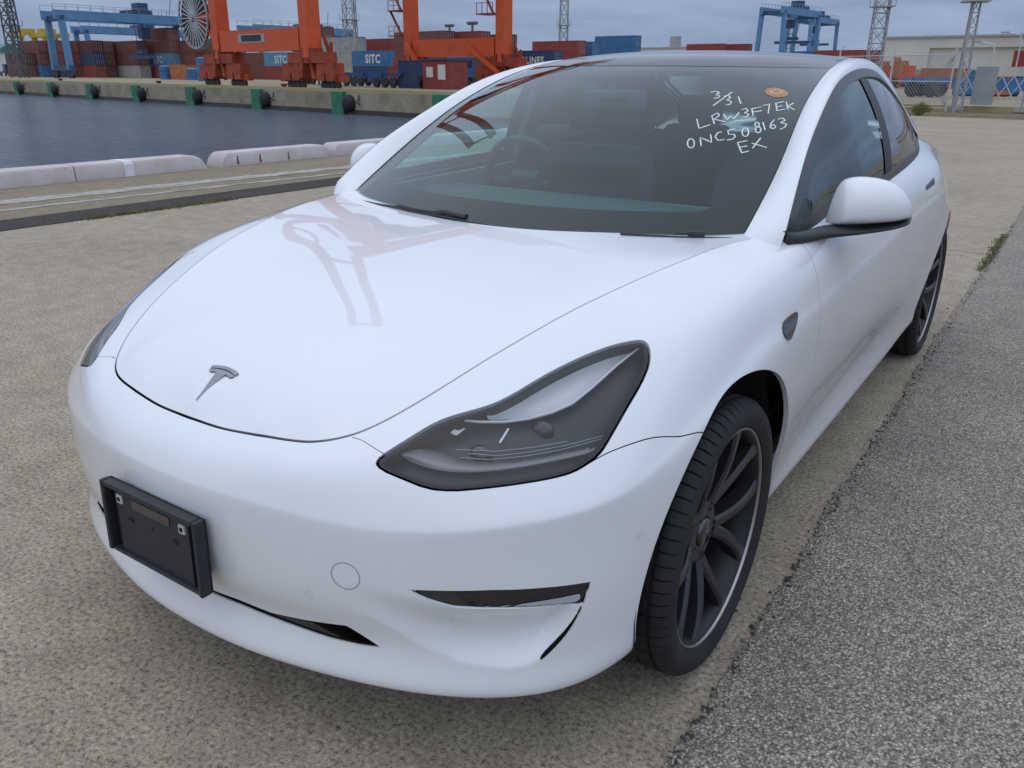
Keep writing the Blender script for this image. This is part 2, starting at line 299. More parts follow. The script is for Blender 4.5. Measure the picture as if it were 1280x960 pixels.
# ---- kerb blocks on the quay edge
def kerb_mat():
    m, N, L, b = nodes('pink_white_kerb_paint'); tc = N.new('ShaderNodeTexCoord'); v = tc.outputs['Object']
    n1 = noise(N, L, v, 1.6, 7, .7); n2 = noise(N, L, v, 9, 6, .75)
    c = ramp(N, L, n1, [(.32, (.47, .40, .385)), (.62, (.60, .55, .54))]); c = mixc(N, L, .8, c, ramp(N, L, n2, [(.30, (.42, .36, .30)), (.40, (1, 1, 1))]), 'MULTIPLY'); L.new(c, b.inputs['Base Color']); b.inputs['Roughness'].default_value = .75; return m
M_KERB = kerb_mat(); M_KWHITE = mat('white_band_paint', (.74, .74, .76), rough=.6, var=.08, vscale=8); M_RUST = mat('rust_stain', (.14, .075, .045), rough=.9, var=.4, vscale=20)
def kerb_block(y0, y1, label, r0=.0, r1=.0, seams=(), bands=(), stains=()):
    root = empty('kerb_block', (-9.33, y0, 0), 0, label, 'kerb', 'kerb blocks along the quay edge'); Lg = y1-y0; b = MB()
    prof = [(0, .0), (-.006, .16), (-.03, .193), (-.06, .20), (-.34, .20), (-.37, .17), (-.38, 0)]
    def sec(y, k, ins): return [(x*(1-0)-ins*0, y, z*k) for x, z in prof]
    st = []
    if r0: st += [(r0*(1-math.cos(a)), math.sin(a)) for a in np.linspace(.02, math.pi/2, 7)]
    else: st += [(0, 1)]
    if r1: st += [(Lg-r1*(1-math.sin(a)), math.cos(a)) for a in np.linspace(0, math.pi/2-.02, 7)]
    else: st += [(Lg, 1)]
    V = [p for y, k in st for p in [(x, y, max(z*k, 0)+.004) for x, z in prof]]; m = 7
    b.add(V, [(i*m+j, i*m+j+1, (i+1)*m+j+1, (i+1)*m+j) for i in range(len(st)-1) for j in range(m-1)]+[tuple(range(m)), tuple(range((len(st)-1)*m, len(st)*m))[::-1]])
    o = b.build('body', M_KERB, root); shade_auto(o, 40)
    for (a, c) in bands:
        b = MB(); b.add([(x+.004*(1 if j < 3 else 0), y-y0, z+.004+(.003 if 1 < j < 5 else 0)) for y in (a, c) for j, (x, z) in enumerate(prof)], [(j, j+1, 7+j+1, 7+j) for j in range(6)]); b.build('painted_band', M_KWHITE, root)
    for a in stains:
        b = MB(); w = .025+.02*rs.rand(); b.add([(.0015, a-y0-w/2, .02), (.0015, a-y0+w/2, .02), (.0005-.005, a-y0+w*.3, .15), (-.0045, a-y0-w*.3, .14)], [(0, 1, 2, 3)]); b.build('rust_stain', M_RUST, root)
kerb_block(-1.6, 1.2, 'pink white kerb block on the quay edge, nearest of the row', 0, 0)
kerb_block(1.215, 4.07, 'pink white kerb block with square ends at the left picture edge', 0, 0)
kerb_block(4.085, 6.06, 'kerb block with a white painted band and rounded far end', 0, .22, bands=((4.76, 4.90),))
kerb_block(6.33, 8.52, 'rust streaked kerb block with both ends rounded, behind the bonnet', .16, .14, stains=(6.62, 7.05, 7.62))
kerb_block(8.64, 11.4, 'kerb block right behind the far door mirror, rounded near end', .16, .0)
kerb_block(11.42, 13.8, 'kerb block seen only through the windscreen, beyond the far mirror', .0, .16)
kerb_block(13.95, 16.6, 'kerb block beyond the windscreen, farthest of the row', .16, .0)

# ---------------------------------------------------------------- car surfaces (numpy)
def nspline(t, P):
    """natural cubic spline through P at knots t -> evaluator"""
    t = np.asarray(t, float); P = np.asarray(P, float); n = len(t)
    if P.ndim == 1: P = P[:, None]
    h = np.diff(t); A = np.zeros((n, n)); B = np.zeros((n, P.shape[1]))
    A[0, 0] = A[-1, -1] = 1
    for i in range(1, n - 1):
        A[i, i-1] = h[i-1]; A[i, i] = 2*(h[i-1]+h[i]); A[i, i+1] = h[i]
        B[i] = 6*((P[i+1]-P[i])/h[i] - (P[i]-P[i-1])/h[i-1])
    M = np.linalg.solve(A, B)
    def ev(x):
        x = np.asarray(x, float); i = np.clip(np.searchsorted(t, x) - 1, 0, n-2)
        a = (t[i+1]-x)/h[i]; b = (x-t[i])/h[i]
        a = a[..., None]; b = b[..., None]; hh = h[i][..., None]
        return a*P[i]+b*P[i+1]+((a**3-a)*M[i]+(b**3-b)*M[i+1])*hh*hh/6
    return ev

def chord(P, p=.5):
    d = np.linalg.norm(np.diff(P, axis=0), axis=1)**p
    return np.r_[0, np.cumsum(d)]

# each station of the lower body: points from the underside up to the hood seam / belt line, (x, y, z)
STATIONS = [
 # nose centre
 [(0,-.72,.205),(0,-.834,.238),(0,-.832,.280),(0,-.818,.328),(0,-.838,.395),(0,-.850,.500),(0,-.842,.580),(0,-.806,.642),(0,-.764,.684)],
 [(.17,-.71,.205),(.17,-.824,.238),(.17,-.822,.280),(.17,-.808,.330),(.17,-.828,.397),(.17,-.839,.502),(.17,-.830,.584),(.17,-.793,.646),(.17,-.752,.688)],
 [(.33,-.67,.205),(.33,-.793,.238),(.33,-.791,.282),(.33,-.780,.334),(.33,-.800,.402),(.33,-.808,.508),(.33,-.797,.592),(.33,-.757,.656),(.312,-.722,.697)],
 [(.46,-.62,.205),(.47,-.752,.238),(.47,-.750,.284),(.465,-.744,.338),(.465,-.760,.408),(.465,-.765,.515),(.46,-.750,.602),(.435,-.708,.668),(.39,-.669,.717)],
 [(.56,-.56,.205),(.585,-.704,.238),(.585,-.702,.286),(.580,-.698,.342),(.580,-.710,.414),(.580,-.712,.522),(.570,-.690,.614),(.525,-.645,.690),(.437,-.605,.747)],
 [(.65,-.50,.205),(.685,-.643,.238),(.685,-.642,.288),(.682,-.640,.346),(.682,-.648,.420),(.682,-.645,.530),(.668,-.615,.628),(.605,-.560,.716),(.474,-.530,.780)],
 [(.72,-.42,.205),(.765,-.567,.240),(.767,-.566,.290),(.766,-.565,.350),(.768,-.568,.426),(.768,-.560,.540),(.752,-.523,.646),(.680,-.450,.748),(.504,-.451,.811)],
 [(.77,-.33,.205),(.818,-.465,.242),(.824,-.464,.294),(.826,-.463,.355),(.830,-.463,.434),(.832,-.452,.552),(.816,-.415,.668),(.742,-.330,.782),(.540,-.345,.846)],
 [(.80,-.20,.205),(.846,-.330,.245),(.858,-.330,.300),(.863,-.330,.362),(.868,-.330,.444),(.872,-.318,.566),(.856,-.285,.692),(.782,-.215,.818),(.580,-.215,.884)],
 [(.82,-.05,.205),(.860,-.120,.245),(.875,-.120,.302),(.884,-.120,.368),(.892,-.120,.454),(.896,-.110,.582),(.882,-.090,.716),(.812,-.060,.850),(.616,-.085,.907)],
 [(.82,.12,.205),(.862,.085,.245),(.878,.085,.302),(.890,.085,.372),(.900,.085,.462),(.904,.090,.596),(.892,.100,.740),(.830,.110,.872),(.652,.060,.928)],
 [(.82,.30,.205),(.862,.29,.245),(.874,.29,.300),(.885,.29,.375),(.897,.29,.468),(.904,.29,.606),(.896,.28,.758),(.842,.265,.888),(.684,.220,.943)],
 [(.82,.46,.205),(.862,.46,.245),(.867,.46,.298),(.875,.46,.378),(.891,.46,.474),(.904,.46,.616),(.898,.45,.770),(.852,.43,.900),(.728,.405,.951)],
 [(.82,.60,.205),(.863,.60,.245),(.865,.60,.298),(.869,.60,.380),(.888,.60,.477),(.904,.60,.620),(.899,.595,.778),(.863,.575,.905),(.804,.515,.956)],
 [(.82,.82,.205),(.864,.82,.245),(.864,.82,.298),(.866,.82,.382),(.886,.82,.481),(.904,.82,.626),(.900,.82,.787),(.869,.81,.910),(.815,.78,.964)],
 [(.82,1.15,.205),(.866,1.15,.245),(.866,1.15,.298),(.865,1.15,.386),(.886,1.15,.486),(.906,1.15,.632),(.902,1.15,.800),(.872,1.15,.920),(.826,1.12,.976)],
 [(.82,1.60,.205),(.866,1.60,.245),(.866,1.60,.298),(.866,1.60,.388),(.887,1.60,.490),(.908,1.60,.640),(.905,1.60,.815),(.874,1.60,.938),(.826,1.60,.994)],
 [(.82,2.05,.205),(.866,2.05,.245),(.868,2.05,.300),(.872,2.05,.390),(.892,2.05,.492),(.911,2.05,.648),(.909,2.05,.832),(.876,2.05,.960),(.815,2.05,1.018)],
 [(.82,2.45,.210),(.866,2.45,.248),(.874,2.45,.304),(.886,2.45,.392),(.900,2.45,.496),(.914,2.45,.656),(.907,2.45,.845),(.872,2.45,.972),(.778,2.45,1.038)],
 [(.82,2.85,.215),(.866,2.85,.255),(.882,2.85,.312),(.898,2.85,.398),(.908,2.85,.504),(.912,2.85,.664),(.864,2.85,.855),(.806,2.85,.988),(.705,2.84,1.055)],
 [(.76,3.22,.230),(.805,3.22,.275),(.828,3.22,.330),(.846,3.22,.412),(.856,3.22,.516),(.860,3.22,.672),(.806,3.22,.865),(.742,3.22,.992),(.640,3.18,1.056)],
 [(.68,3.50,.250),(.715,3.54,.300),(.740,3.55,.352),(.758,3.56,.430),(.766,3.56,.530),(.766,3.55,.680),(.718,3.53,.870),(.652,3.48,.998),(.545,3.40,1.060)],
 [(.50,3.66,.260),(.530,3.74,.310),(.550,3.76,.362),(.560,3.78,.440),(.566,3.785,.540),(.566,3.77,.690),(.555,3.73,.890),(.520,3.66,1.040),(.420,3.52,1.095)],
 [(.25,3.70,.260),(.26,3.80,.310),(.27,3.82,.362),(.275,3.84,.440),(.275,3.845,.540),(.275,3.83,.690),(.272,3.79,.890),(.260,3.72,1.048),(.21,3.57,1.098)],
 [(0,3.71,.260),(0,3.815,.310),(0,3.84,.362),(0,3.855,.440),(0,3.86,.540),(0,3.845,.690),(0,3.805,.890),(0,3.735,1.050),(0,3.585,1.100)],
]

# ---- hood height field: thin plate through measured points of half the hood (mirrored)
HOOD_PTS = [(0,-.764,.684),(.10,-.760,.685),(.20,-.749,.689),(.312,-.722,.697),(.39,-.669,.717),
 (0,-.745,.706),(0,-.715,.7285),(0,-.675,.7485),(.20,-.730,.709),(.20,-.690,.732),(.30,-.685,.729),(.32,-.62,.758),
 (.437,-.605,.747),(.474,-.53,.780),(.504,-.451,.811),(.540,-.345,.846),(.580,-.215,.882),(.616,-.085,.907),(.652,.06,.928),(.684,.22,.943),(.72,.395,.951),
 (0,-.60,.7805),(0,-.45,.824),(0,-.30,.860),(0,-.12,.894),(0,.06,.920),(0,.24,.941),
 (.30,-.50,.803),(.35,-.35,.845),(.38,-.15,.887),(.40,.05,.919),(.42,.30,.944),(.60,.42,.950)]
def tps(P):
    P = np.array(P, float); X = P[:, :2]; n = len(P)
    U = lambda r2: r2*np.log(r2+1e-12)*.5
    K = U(((X[:, None]-X[None])**2).sum(-1)) + 6e-4*np.eye(n)
    A = np.zeros((n+3, n+3)); A[:n, :n] = K; A[:n, n] = 1; A[:n, n+1:] = X; A[n, :n] = 1; A[n+1:, :n] = X.T
    c = np.linalg.solve(A, np.r_[P[:, 2], 0, 0, 0])
    def ev(x, y):
        x = np.asarray(x, float); y = np.asarray(y, float); out = c[n]+c[n+1]*x+c[n+2]*y
        for k in range(n): out = out+c[k]*U((x-X[k, 0])**2+(y-X[k, 1])**2)
        return out
    return ev
HOOD = tps(HOOD_PTS+[(-x, y, z) for x, y, z in HOOD_PTS if x > 0])

def smooth_grid(G, it, fix=True):
    G = G.copy()
    for _ in range(it):
        A = G.copy()
        A[1:-1] += .25*(G[2:]-2*G[1:-1]+G[:-2])
        # symmetric ends at u=0 and u=1 (mirror in x)
        m = G[1].copy(); m[:, 0] *= -1; A[0] += .25*(G[1]-2*G[0]+m)
        m = G[-2].copy(); m[:, 0] *= -1; A[-1] += .25*(G[-2]-2*G[-1]+m)
        B = A.copy()
        B[:, 1:-1] += .25*(A[:, 2:]-2*A[:, 1:-1]+A[:, :-2])
        G = B
    return G

CREASE_Z = [.602,.602,.598,.590,.592,.602,.614,.630,.652,.690,.715]
BROW = [.013,.013,.013,.013,.013,.014,.014,.010,.005]
def crease(S):
    """add one level: the soft horizontal fold across the bumper, fading out over the front wheel"""
    out = []
    for i, P in enumerate(S):
        lo, k6, k7 = P[5], P[6], P[7].copy(); P = P.copy()
        if i < 9:                                        # fuller brow above the fold
            q = lo[:2]-k7[:2]; k7[:2] += q/np.linalg.norm(q)*BROW[i]; k7[2] += BROW[i]*.3; P[7] = k7
        mid = k6+(k7-k6)*.36; mid[:2] += (k6-lo)[:2]*0
        if i < len(CREASE_Z):
            z = CREASE_Z[i]; f = min(1, max(0, (10-i)/3)); inw = k7[:2]-lo[:2]; inw = inw/np.linalg.norm(inw)
            a = np.r_[lo[:2]+inw*.0025, z-.007]; b = np.r_[lo[:2]+inw*.0075, z+.008]
            k6n = a*f+k6*(1-f); mid = b*f+mid*(1-f); k6 = k6n
        elif 11 <= i <= 18:                              # shoulder line along the doors
            f = (.55, .85, 1, 1, 1, 1, 1, .6)[i-11]; z = .757+.052*lo[1]
            a = np.array([lo[0]-.0015, lo[1], z-.009]); b = np.array([lo[0]-.0065, lo[1], z+.010]); mid = b*f+mid*(1-f); k6 = a*f+k6*(1-f)
        out.append(np.concatenate([P[:6], [k6, mid], P[7:]]))
    return np.array(out)

def lower_body(nu=560, nv=190):
    S = crease(np.array(STATIONS, float))               # stations x levels x 3
    ns, nk, _ = S.shape
    ref = S[:, 5]                                        # widest line sets u
    d = np.linalg.norm(np.diff(ref, axis=0), axis=1); tu = np.r_[0, np.cumsum(d)]
    # mirrored ghosts at both ends
    g0 = S[1:4][::-1].copy(); g0[..., 0] *= -1; g1 = S[-4:-1][::-1].copy(); g1[..., 0] *= -1
    SS = np.concatenate([g0, S, g1]); tt = np.r_[-tu[1:4][::-1], tu, 2*tu[-1]-tu[-4:-1][::-1]]
    # denser at the front
    w = np.linspace(0, 1, nu); u = tu[-1]*(.42*w+.58*w**1.9) if nu > 10 else w*tu[-1]
    L = nspline(tt, SS.reshape(len(tt), -1))(u).reshape(nu, nk, 3)
    G = np.zeros((nu, nv, 3)); vv = np.linspace(0, 1, nv)
    for i in range(nu):
        t = chord(L[i], .5); t /= t[-1]
        G[i] = nspline(t, L[i])(vv)
    G = smooth_grid(G, 3)
    top = G[:, -1]; k = (top[:, 1] < .34) & (top[:, 0] < .75)
    dz = np.where(k, HOOD(top[:, 0], top[:, 1])-top[:, 2], 0)          # the shut line lies on the bonnet's own surface
    for _ in range(3): dz[1:-1] = .25*dz[:-2]+.5*dz[1:-1]+.25*dz[2:]
    dz = np.where(np.arange(nu) < np.argmin(k)-6, np.where(k, HOOD(top[:, 0], top[:, 1])-top[:, 2], 0), dz)
    n = nv//4; f = np.linspace(0, 1, n); f = f*f*(3-2*f)
    G[:, -n:, 2] += dz[:, None]*f[None]
    return G

def grid_tris(nu, nv):
    i, j = np.meshgrid(np.arange(nu-1), np.arange(nv-1), indexing='ij')
    a = i*nv+j; b = a+nv; c = b+1; d = a+1
    return np.concatenate([np.stack([a, b, c], -1).reshape(-1, 3), np.stack([a, c, d], -1).reshape(-1, 3)])

def grid_normals(G, mirror=True):
    du = np.gradient(G, axis=0); dv = np.gradient(G, axis=1)
    if mirror:
        for e, k in ((0, 1), (-1, -2)):
            m = G[k].copy(); m[:, 0] *= -1
            du[e] = (G[k]-m)/2*(1 if e == 0 else -1)
    n = np.cross(du, dv); n /= np.linalg.norm(n, axis=-1, keepdims=True)+1e-12
    return n

# ---- greenhouse curves, t runs along the car
GT = [0,.25,.45,.6,.8,1.0,1.25,1.6,2.0,2.4,2.8,3.2]
WS_EDGE = nspline(GT, [(.697,.44,.948),(.686,.704,1.09),(.662,.91,1.198),(.644,1.05,1.259),(.623,1.267,1.33),(.605,1.48,1.376),(.596,1.70,1.402),(.588,2.0,1.405),(.578,2.35,1.365),(.575,2.75,1.27),(.585,3.10,1.165),(.60,3.40,1.10)])
TRIM = nspline(GT, [(.803,.46,.972),(.768,.66,1.105),(.737,.85,1.192),(.711,1.05,1.271),(.685,1.28,1.333),(.671,1.50,1.362),(.661,1.74,1.370),(.652,2.02,1.350),(.652,2.38,1.272),(.668,2.68,1.165),(.694,2.86,1.085),(.70,2.93,1.055)])
ROOFC = nspline(GT, [(0,.255,.938),(0,.49,1.065),(0,.68,1.165),(0,.82,1.236),(0,1.0,1.317),(0,1.2,1.385),(0,1.5,1.427),(0,1.9,1.437),(0,2.33,1.405),(0,2.8,1.30),(0,3.2,1.175),(0,3.56,1.10)])

FEAT = {"HL": [[90.45, 169.75], [95.83, 172.99], [107.49, 176.02], [112.33, 176.42], [117.27, 175.8], [122.57, 173.93], [127.67, 172.38], [133.24, 172.0], [141.54, 172.52], [148.86, 172.21], [155.7, 171.36], [162.46, 169.86], [167.72, 167.72], [169.71, 166.5], [170.06, 164.87], [168.88, 162.53], [166.25, 159.13], [163.24, 156.61], [159.94, 154.33], [155.05, 151.15], [150.69, 147.42], [148.12, 144.78], [146.62, 143.51], [143.98, 142.58], [139.7, 141.99], [134.99, 142.98], [129.29, 144.64], [117.56, 148.25], [111.47, 150.15], [105.13, 153.27], [98.27, 159.51], [92.53, 165.04]], "SEAM": [[82.96, 187.76], [85.18, 188.89], [88.55, 181.36], [92.61, 173.25], [102.35, 160.2], [122.18, 148.82], [140.66, 141.71], [147.03, 143.1], [154.15, 141.97], [162.4, 139.75], [170.26, 134.58], [177.01, 125.66], [183.2, 117.92]], "SLOT": [[34.47, 69.6], [49.13, 67.58], [62.68, 70.12], [78.75, 73.54], [88.9, 59.33], [81.92, 58.72], [71.79, 59.23], [61.94, 60.94], [51.16, 62.51], [33.67, 64.55]], "FOG": [[99.96, 99.08], [106.12, 97.97], [120.85, 94.73], [134.02, 90.74], [140.13, 88.59], [146.28, 86.32], [144.66, 77.72], [138.46, 80.66], [126.31, 84.49], [118.3, 86.8], [111.58, 89.02], [104.98, 94.12]], "SLIT": [[146.48, 85.02], [145.5, 80.12], [144.52, 74.22], [142.77, 67.96], [140.66, 62.06], [137.56, 55.72], [133.36, 49.02], [133.13, 50.66], [133.58, 53.59], [136.24, 58.08], [139.31, 63.77], [141.63, 69.26], [143.4, 74.61], [144.46, 79.37], [145.42, 86.22]], "FOGLOW": [[116.29, 88.02], [126.29, 85.88], [134.24, 84.81], [142.96, 82.86], [144.05, 82.52], [143.95, 78.78], [138.43, 81.42], [126.3, 85.21], [118.31, 87.23]], "MARK": [[233.37, 139.26], [238.16, 141.48], [243.75, 142.08], [243.25, 137.65], [239.9, 129.29], [235.06, 122.2], [231.85, 128.68]], "HANDLE": [[392.5, 162.89], [406.27, 164.28], [405.31, 159.08], [392.68, 159.5]], "DRL": [[117.59, 180.08], [119.28, 175.66], [123.13, 170.92], [127.94, 166.6], [133.04, 163.59], [138.51, 161.63], [143.59, 160.99], [149.98, 162.41], [159.21, 164.89], [166.07, 166.11], [172.31, 166.84]], "HLUP": [[130.57, 173.15], [134.21, 173.52], [142.6, 173.72], [150.09, 173.35], [157.05, 172.43], [163.98, 170.83], [169.82, 168.21], [171.69, 167.29], [166.43, 166.49], [159.6, 165.39], [150.26, 162.89], [143.81, 161.47], [138.78, 162.24], [133.37, 164.36], [128.38, 167.57], [124.7, 171.22], [127.27, 173.28]], "HLLOW": [[97.41, 172.84], [103.44, 172.09], [107.77, 168.72], [110.76, 164.89], [114.25, 160.54], [119.0, 156.86], [130.16, 151.54], [146.71, 146.64], [146.23, 145.01], [137.57, 147.45], [126.27, 151.03], [116.65, 154.55], [108.44, 158.9], [102.08, 164.65]], "HLLINES": [[[114.4, 161.4], [121.05, 156.84], [130.31, 152.88], [137.77, 150.22], [148.51, 147.38]], [[116.66, 161.67], [123.1, 157.03], [131.35, 153.47], [138.82, 150.85], [149.0, 147.97]], [[114.05, 164.98], [123.35, 158.4], [132.44, 154.28], [139.9, 151.46]]], "HLMARKS": [[[114.7, 172.97], [116.67, 174.01], [117.17, 172.23], [119.74, 172.43], [118.26, 171.3], [115.83, 170.73]], [[124.54, 161.0], [128.17, 164.55], [128.39, 164.01], [125.0, 160.39]], [[131.26, 157.32], [132.16, 157.8], [132.45, 157.33], [131.55, 156.86]]], "STICKER": [[0.9091, 0.6883], [0.9099, 0.6807], [0.908, 0.6744], [0.9036, 0.6697], [0.8969, 0.6667], [0.8883, 0.6655], [0.8781, 0.6662], [0.8669, 0.6688], [0.8552, 0.6731], [0.8435, 0.6789], [0.8324, 0.6859], [0.8225, 0.6939], [0.8143, 0.7025], [0.8081, 0.7112], [0.8044, 0.7197], [0.8033, 0.7276], [0.8049, 0.7343], [0.8092, 0.7396], [0.8159, 0.7431], [0.8247, 0.7446], [0.8352, 0.7441], [0.8468, 0.7414], [0.8589, 0.7368], [0.8708, 0.7306], [0.882, 0.723], [0.8919, 0.7145], [0.8999, 0.7056], [0.9058, 0.6967]], "WIPA": [[-0.8561, -0.0211], [-0.5041, -0.001], [-0.1845, -0.005], [0.0932, -0.018]], "WIPAH": [[-0.5066, 0.0006], [-0.3363, -0.0002], [-0.2446, 0.0024], [-0.1992, 0.0081], [-0.0795, 0.0001]], "WIPB": [[0.5956, -0.0032], [0.78, -0.0103], [0.8866, -0.0116], [0.9877, -0.0144]], "WIPBH": [[0.7811, -0.0027], [0.835, -0.0032], [0.8828, -0.0042]], "CHALK": [[[0.571, 0.7188], [0.593, 0.7269], [0.6124, 0.7146], [0.6036, 0.7005], [0.6248, 0.6913], [0.6244, 0.6773], [0.6058, 0.6739]], [[0.6658, 0.7154], [0.6265, 0.6213]], [[0.6448, 0.6877], [0.6592, 0.6927], [0.6787, 0.6764], [0.6698, 0.659], [0.6944, 0.647], [0.6966, 0.6284], [0.6797, 0.6228]], [[0.7089, 0.6819], [0.7398, 0.6299]], [[0.596, 0.5373], [0.6306, 0.4822], [0.6671, 0.502]], [[0.6486, 0.5584], [0.6831, 0.5044]], [[0.6497, 0.5559], [0.6667, 0.5719], [0.6819, 0.5566], [0.6694, 0.5337], [0.7201, 0.5155]], [[0.6966, 0.5629], [0.7262, 0.5254], [0.7272, 0.5525], [0.7498, 0.5295], [0.756, 0.5701]], [[0.7598, 0.5886], [0.7751, 0.5952], [0.79, 0.5776], [0.7782, 0.566], [0.7992, 0.5581], [0.7984, 0.541], [0.7836, 0.5363]], [[0.7993, 0.5921], [0.8218, 0.5426]], [[0.7998, 0.5908], [0.8314, 0.6025]], [[0.8115, 0.5683], [0.8441, 0.5743]], [[0.8365, 0.61], [0.86, 0.6186], [0.876, 0.5534]], [[0.8829, 0.6247], [0.9053, 0.5683]], [[0.8838, 0.6219], [0.9115, 0.6316]], [[0.8947, 0.5956], [0.9151, 0.6015]], [[0.9053, 0.5683], [0.9324, 0.5758]], [[0.9232, 0.6278], [0.9456, 0.5729]], [[0.9546, 0.615], [0.9373, 0.5965], [0.9726, 0.567]], [[0.6475, 0.4021], [0.6506, 0.3932], [0.6511, 0.3857], [0.6489, 0.3809], [0.6445, 0.3794], [0.6384, 0.3814], [0.6316, 0.3866], [0.625, 0.3943], [0.6197, 0.4034], [0.6164, 0.4125], [0.6158, 0.4202], [0.6179, 0.4252], [0.6225, 0.4268], [0.6287, 0.4247], [0.6357, 0.4192], [0.6423, 0.4113], [0.6475, 0.4021]], [[0.6804, 0.3871], [0.6567, 0.432], [0.7138, 0.4031], [0.6921, 0.4461]], [[0.7303, 0.4568], [0.7167, 0.4537], [0.7161, 0.4313], [0.7345, 0.4114], [0.7579, 0.4145]], [[0.7765, 0.4711], [0.7529, 0.4613], [0.7641, 0.4398], [0.7824, 0.4413], [0.7944, 0.4262], [0.7872, 0.4131], [0.7687, 0.4107]], [[0.8368, 0.4454], [0.8389, 0.4366], [0.8388, 0.4295], [0.8364, 0.425], [0.8323, 0.4238], [0.8269, 0.4259], [0.8211, 0.4312], [0.8158, 0.4389], [0.8117, 0.4479], [0.8095, 0.4568], [0.8095, 0.4644], [0.8118, 0.4693], [0.816, 0.4707], [0.8215, 0.4683], [0.8274, 0.4626], [0.8328, 0.4546], [0.8368, 0.4454]], [[0.8629, 0.4857], [0.864, 0.4788], [0.8626, 0.4741], [0.8592, 0.4728], [0.8545, 0.475], [0.8499, 0.4804], [0.8466, 0.4874], [0.8454, 0.4943], [0.8467, 0.4992], [0.8502, 0.5006], [0.855, 0.4983], [0.8596, 0.4928], [0.8629, 0.4857]], [[0.8791, 0.4545], [0.8805, 0.446], [0.8788, 0.4402], [0.8744, 0.4384], [0.8686, 0.4413], [0.8628, 0.4479], [0.8586, 0.4567], [0.8572, 0.4654], [0.8588, 0.4716], [0.8632, 0.4734], [0.8692, 0.4704], [0.875, 0.4634], [0.8791, 0.4545]], [[0.8723, 0.4994], [0.8955, 0.4516]], [[0.9125, 0.5088], [0.9063, 0.4886], [0.9094, 0.4659], [0.9235, 0.4535], [0.9308, 0.4643], [0.9193, 0.4802], [0.9099, 0.4713]], [[0.9248, 0.5109], [0.9411, 0.5161], [0.9554, 0.4998], [0.9418, 0.4876], [0.9665, 0.4763], [0.9656, 0.4587], [0.9507, 0.4479]], [[0.8139, 0.3947], [0.8485, 0.3431]], [[0.8139, 0.3947], [0.8472, 0.4011]], [[0.8296, 0.3712], [0.8561, 0.3744]], [[0.8485, 0.3431], [0.8708, 0.3509]], [[0.8688, 0.3869], [0.9309, 0.3601]], [[0.892, 0.4099], [0.8795, 0.3624]]], "STICKIN": [[[0.8749, 0.7028], [0.8759, 0.6951], [0.8733, 0.6892], [0.8675, 0.6863], [0.8598, 0.6869], [0.8515, 0.6909], [0.8443, 0.6975], [0.8397, 0.7054], [0.8385, 0.7133], [0.841, 0.7193], [0.8468, 0.7224], [0.8547, 0.7219], [0.8631, 0.7177], [0.8703, 0.7109], [0.8749, 0.7028]], [[0.8316, 0.7209], [0.8308, 0.7061], [0.8444, 0.6905]], [[0.8723, 0.7165], [0.8844, 0.7021], [0.8826, 0.6876]]]}

# ---------------------------------------------------------------- the car
M_PAINT = mat('pearl_white_paint', (.78, .795, .81), rough=.30, coat=1, coat_rough=.02, spec=.4)
M_PAINT.node_tree.nodes['Principled BSDF'].inputs['Coat IOR'].default_value = 1.5
M_BLACK = mat('black_plastic', (.022, .024, .028), rough=.42, bump=.15, bscale=400)
M_BRACKET = mat('bracket_plastic', (.020, .022, .028), rough=.5, bump=.1, bscale=500)
M_GLOSSBLK = mat('gloss_black', (.008, .009, .011), rough=.1, coat=1, coat_rough=.02)
M_VOID = mat('dark_cavity', (.008, .008, .009), rough=.8)
M_TYRE = mat('tyre_rubber', (.015, .015, .016), rough=.72, bump=.25, bscale=220, var=.3, vscale=9)
M_RIM = mat('gunmetal_rim', (.040, .040, .044), rough=.38, metal=.45, coat=.3, coat_rough=.15)
M_BARREL = mat('rim_barrel_black', (.018, .018, .020), rough=.45, metal=.3)
M_LIP = mat('machined_lip', (.40, .39, .38), rough=.38, metal=.9)
M_CHROME = mat('satin_chrome', (.30, .31, .335), rough=.3, metal=1)
M_FRIT = mat('ceramic_frit', (.020, .014, .015), rough=.7, spec=.05)
M_ROOF = mat('roof_glass', (.014, .016, .021), rough=.03, spec=.6)
M_GLASS = glass_mat('windscreen_glass', (.47, .78, .77), boost=1.05, refl=(.95, .99, 1.0))
M_SIDEGLASS = glass_mat('side_glass', (.62, .84, .80), boost=.65, refl=(.90, .98, 1.0))
M_REARGLASS = glass_mat('privacy_glass', (.10, .11, .12), boost=1.3)
M_LENS = glass_mat('clear_lens', (.93, .93, .94), boost=.85)
M_LAMPDARK = mat('lamp_housing', (.019, .019, .021), rough=.4)
M_SEAL = mat('lamp_seal_black', (.008, .008, .010), rough=.55, spec=.2)
M_LAMPGREY = mat('lamp_reflector', (.30, .31, .32), rough=.22, metal=.6)
M_LAMPLITE = mat('light_guide', (.62, .66, .67), rough=.28, coat=.5)
M_TRIM = mat('satin_black_trim', (.045, .048, .055), rough=.35)
M_PILLAR = mat('pillar_black', (.012, .012, .014), rough=.4, spec=.3)
M_INT = mat('interior_black', (.085, .09, .092), rough=.7)
M_INTW = mat('interior_grey', (.20, .205, .21), rough=.75)
M_SEAT = mat('seat_leather', (.055, .058, .06), rough=.5)
M_LINER = mat('arch_liner', (.012, .012, .013), rough=.9)
M_DISC = mat('brake_disc', (.22, .21, .20), rough=.35, metal=.9)
M_CHALK = mat('white_marker', (.80, .86, .84), rough=.7)
M_ORANGE = mat('orange_sticker', (.46, .20, .07), rough=.5, var=.35, vscale=60)

CAR = empty('parked_car', (0, .0, 0), 0, 'pearl white saloon car with handwritten characters on its windscreen parked on concrete', 'car')

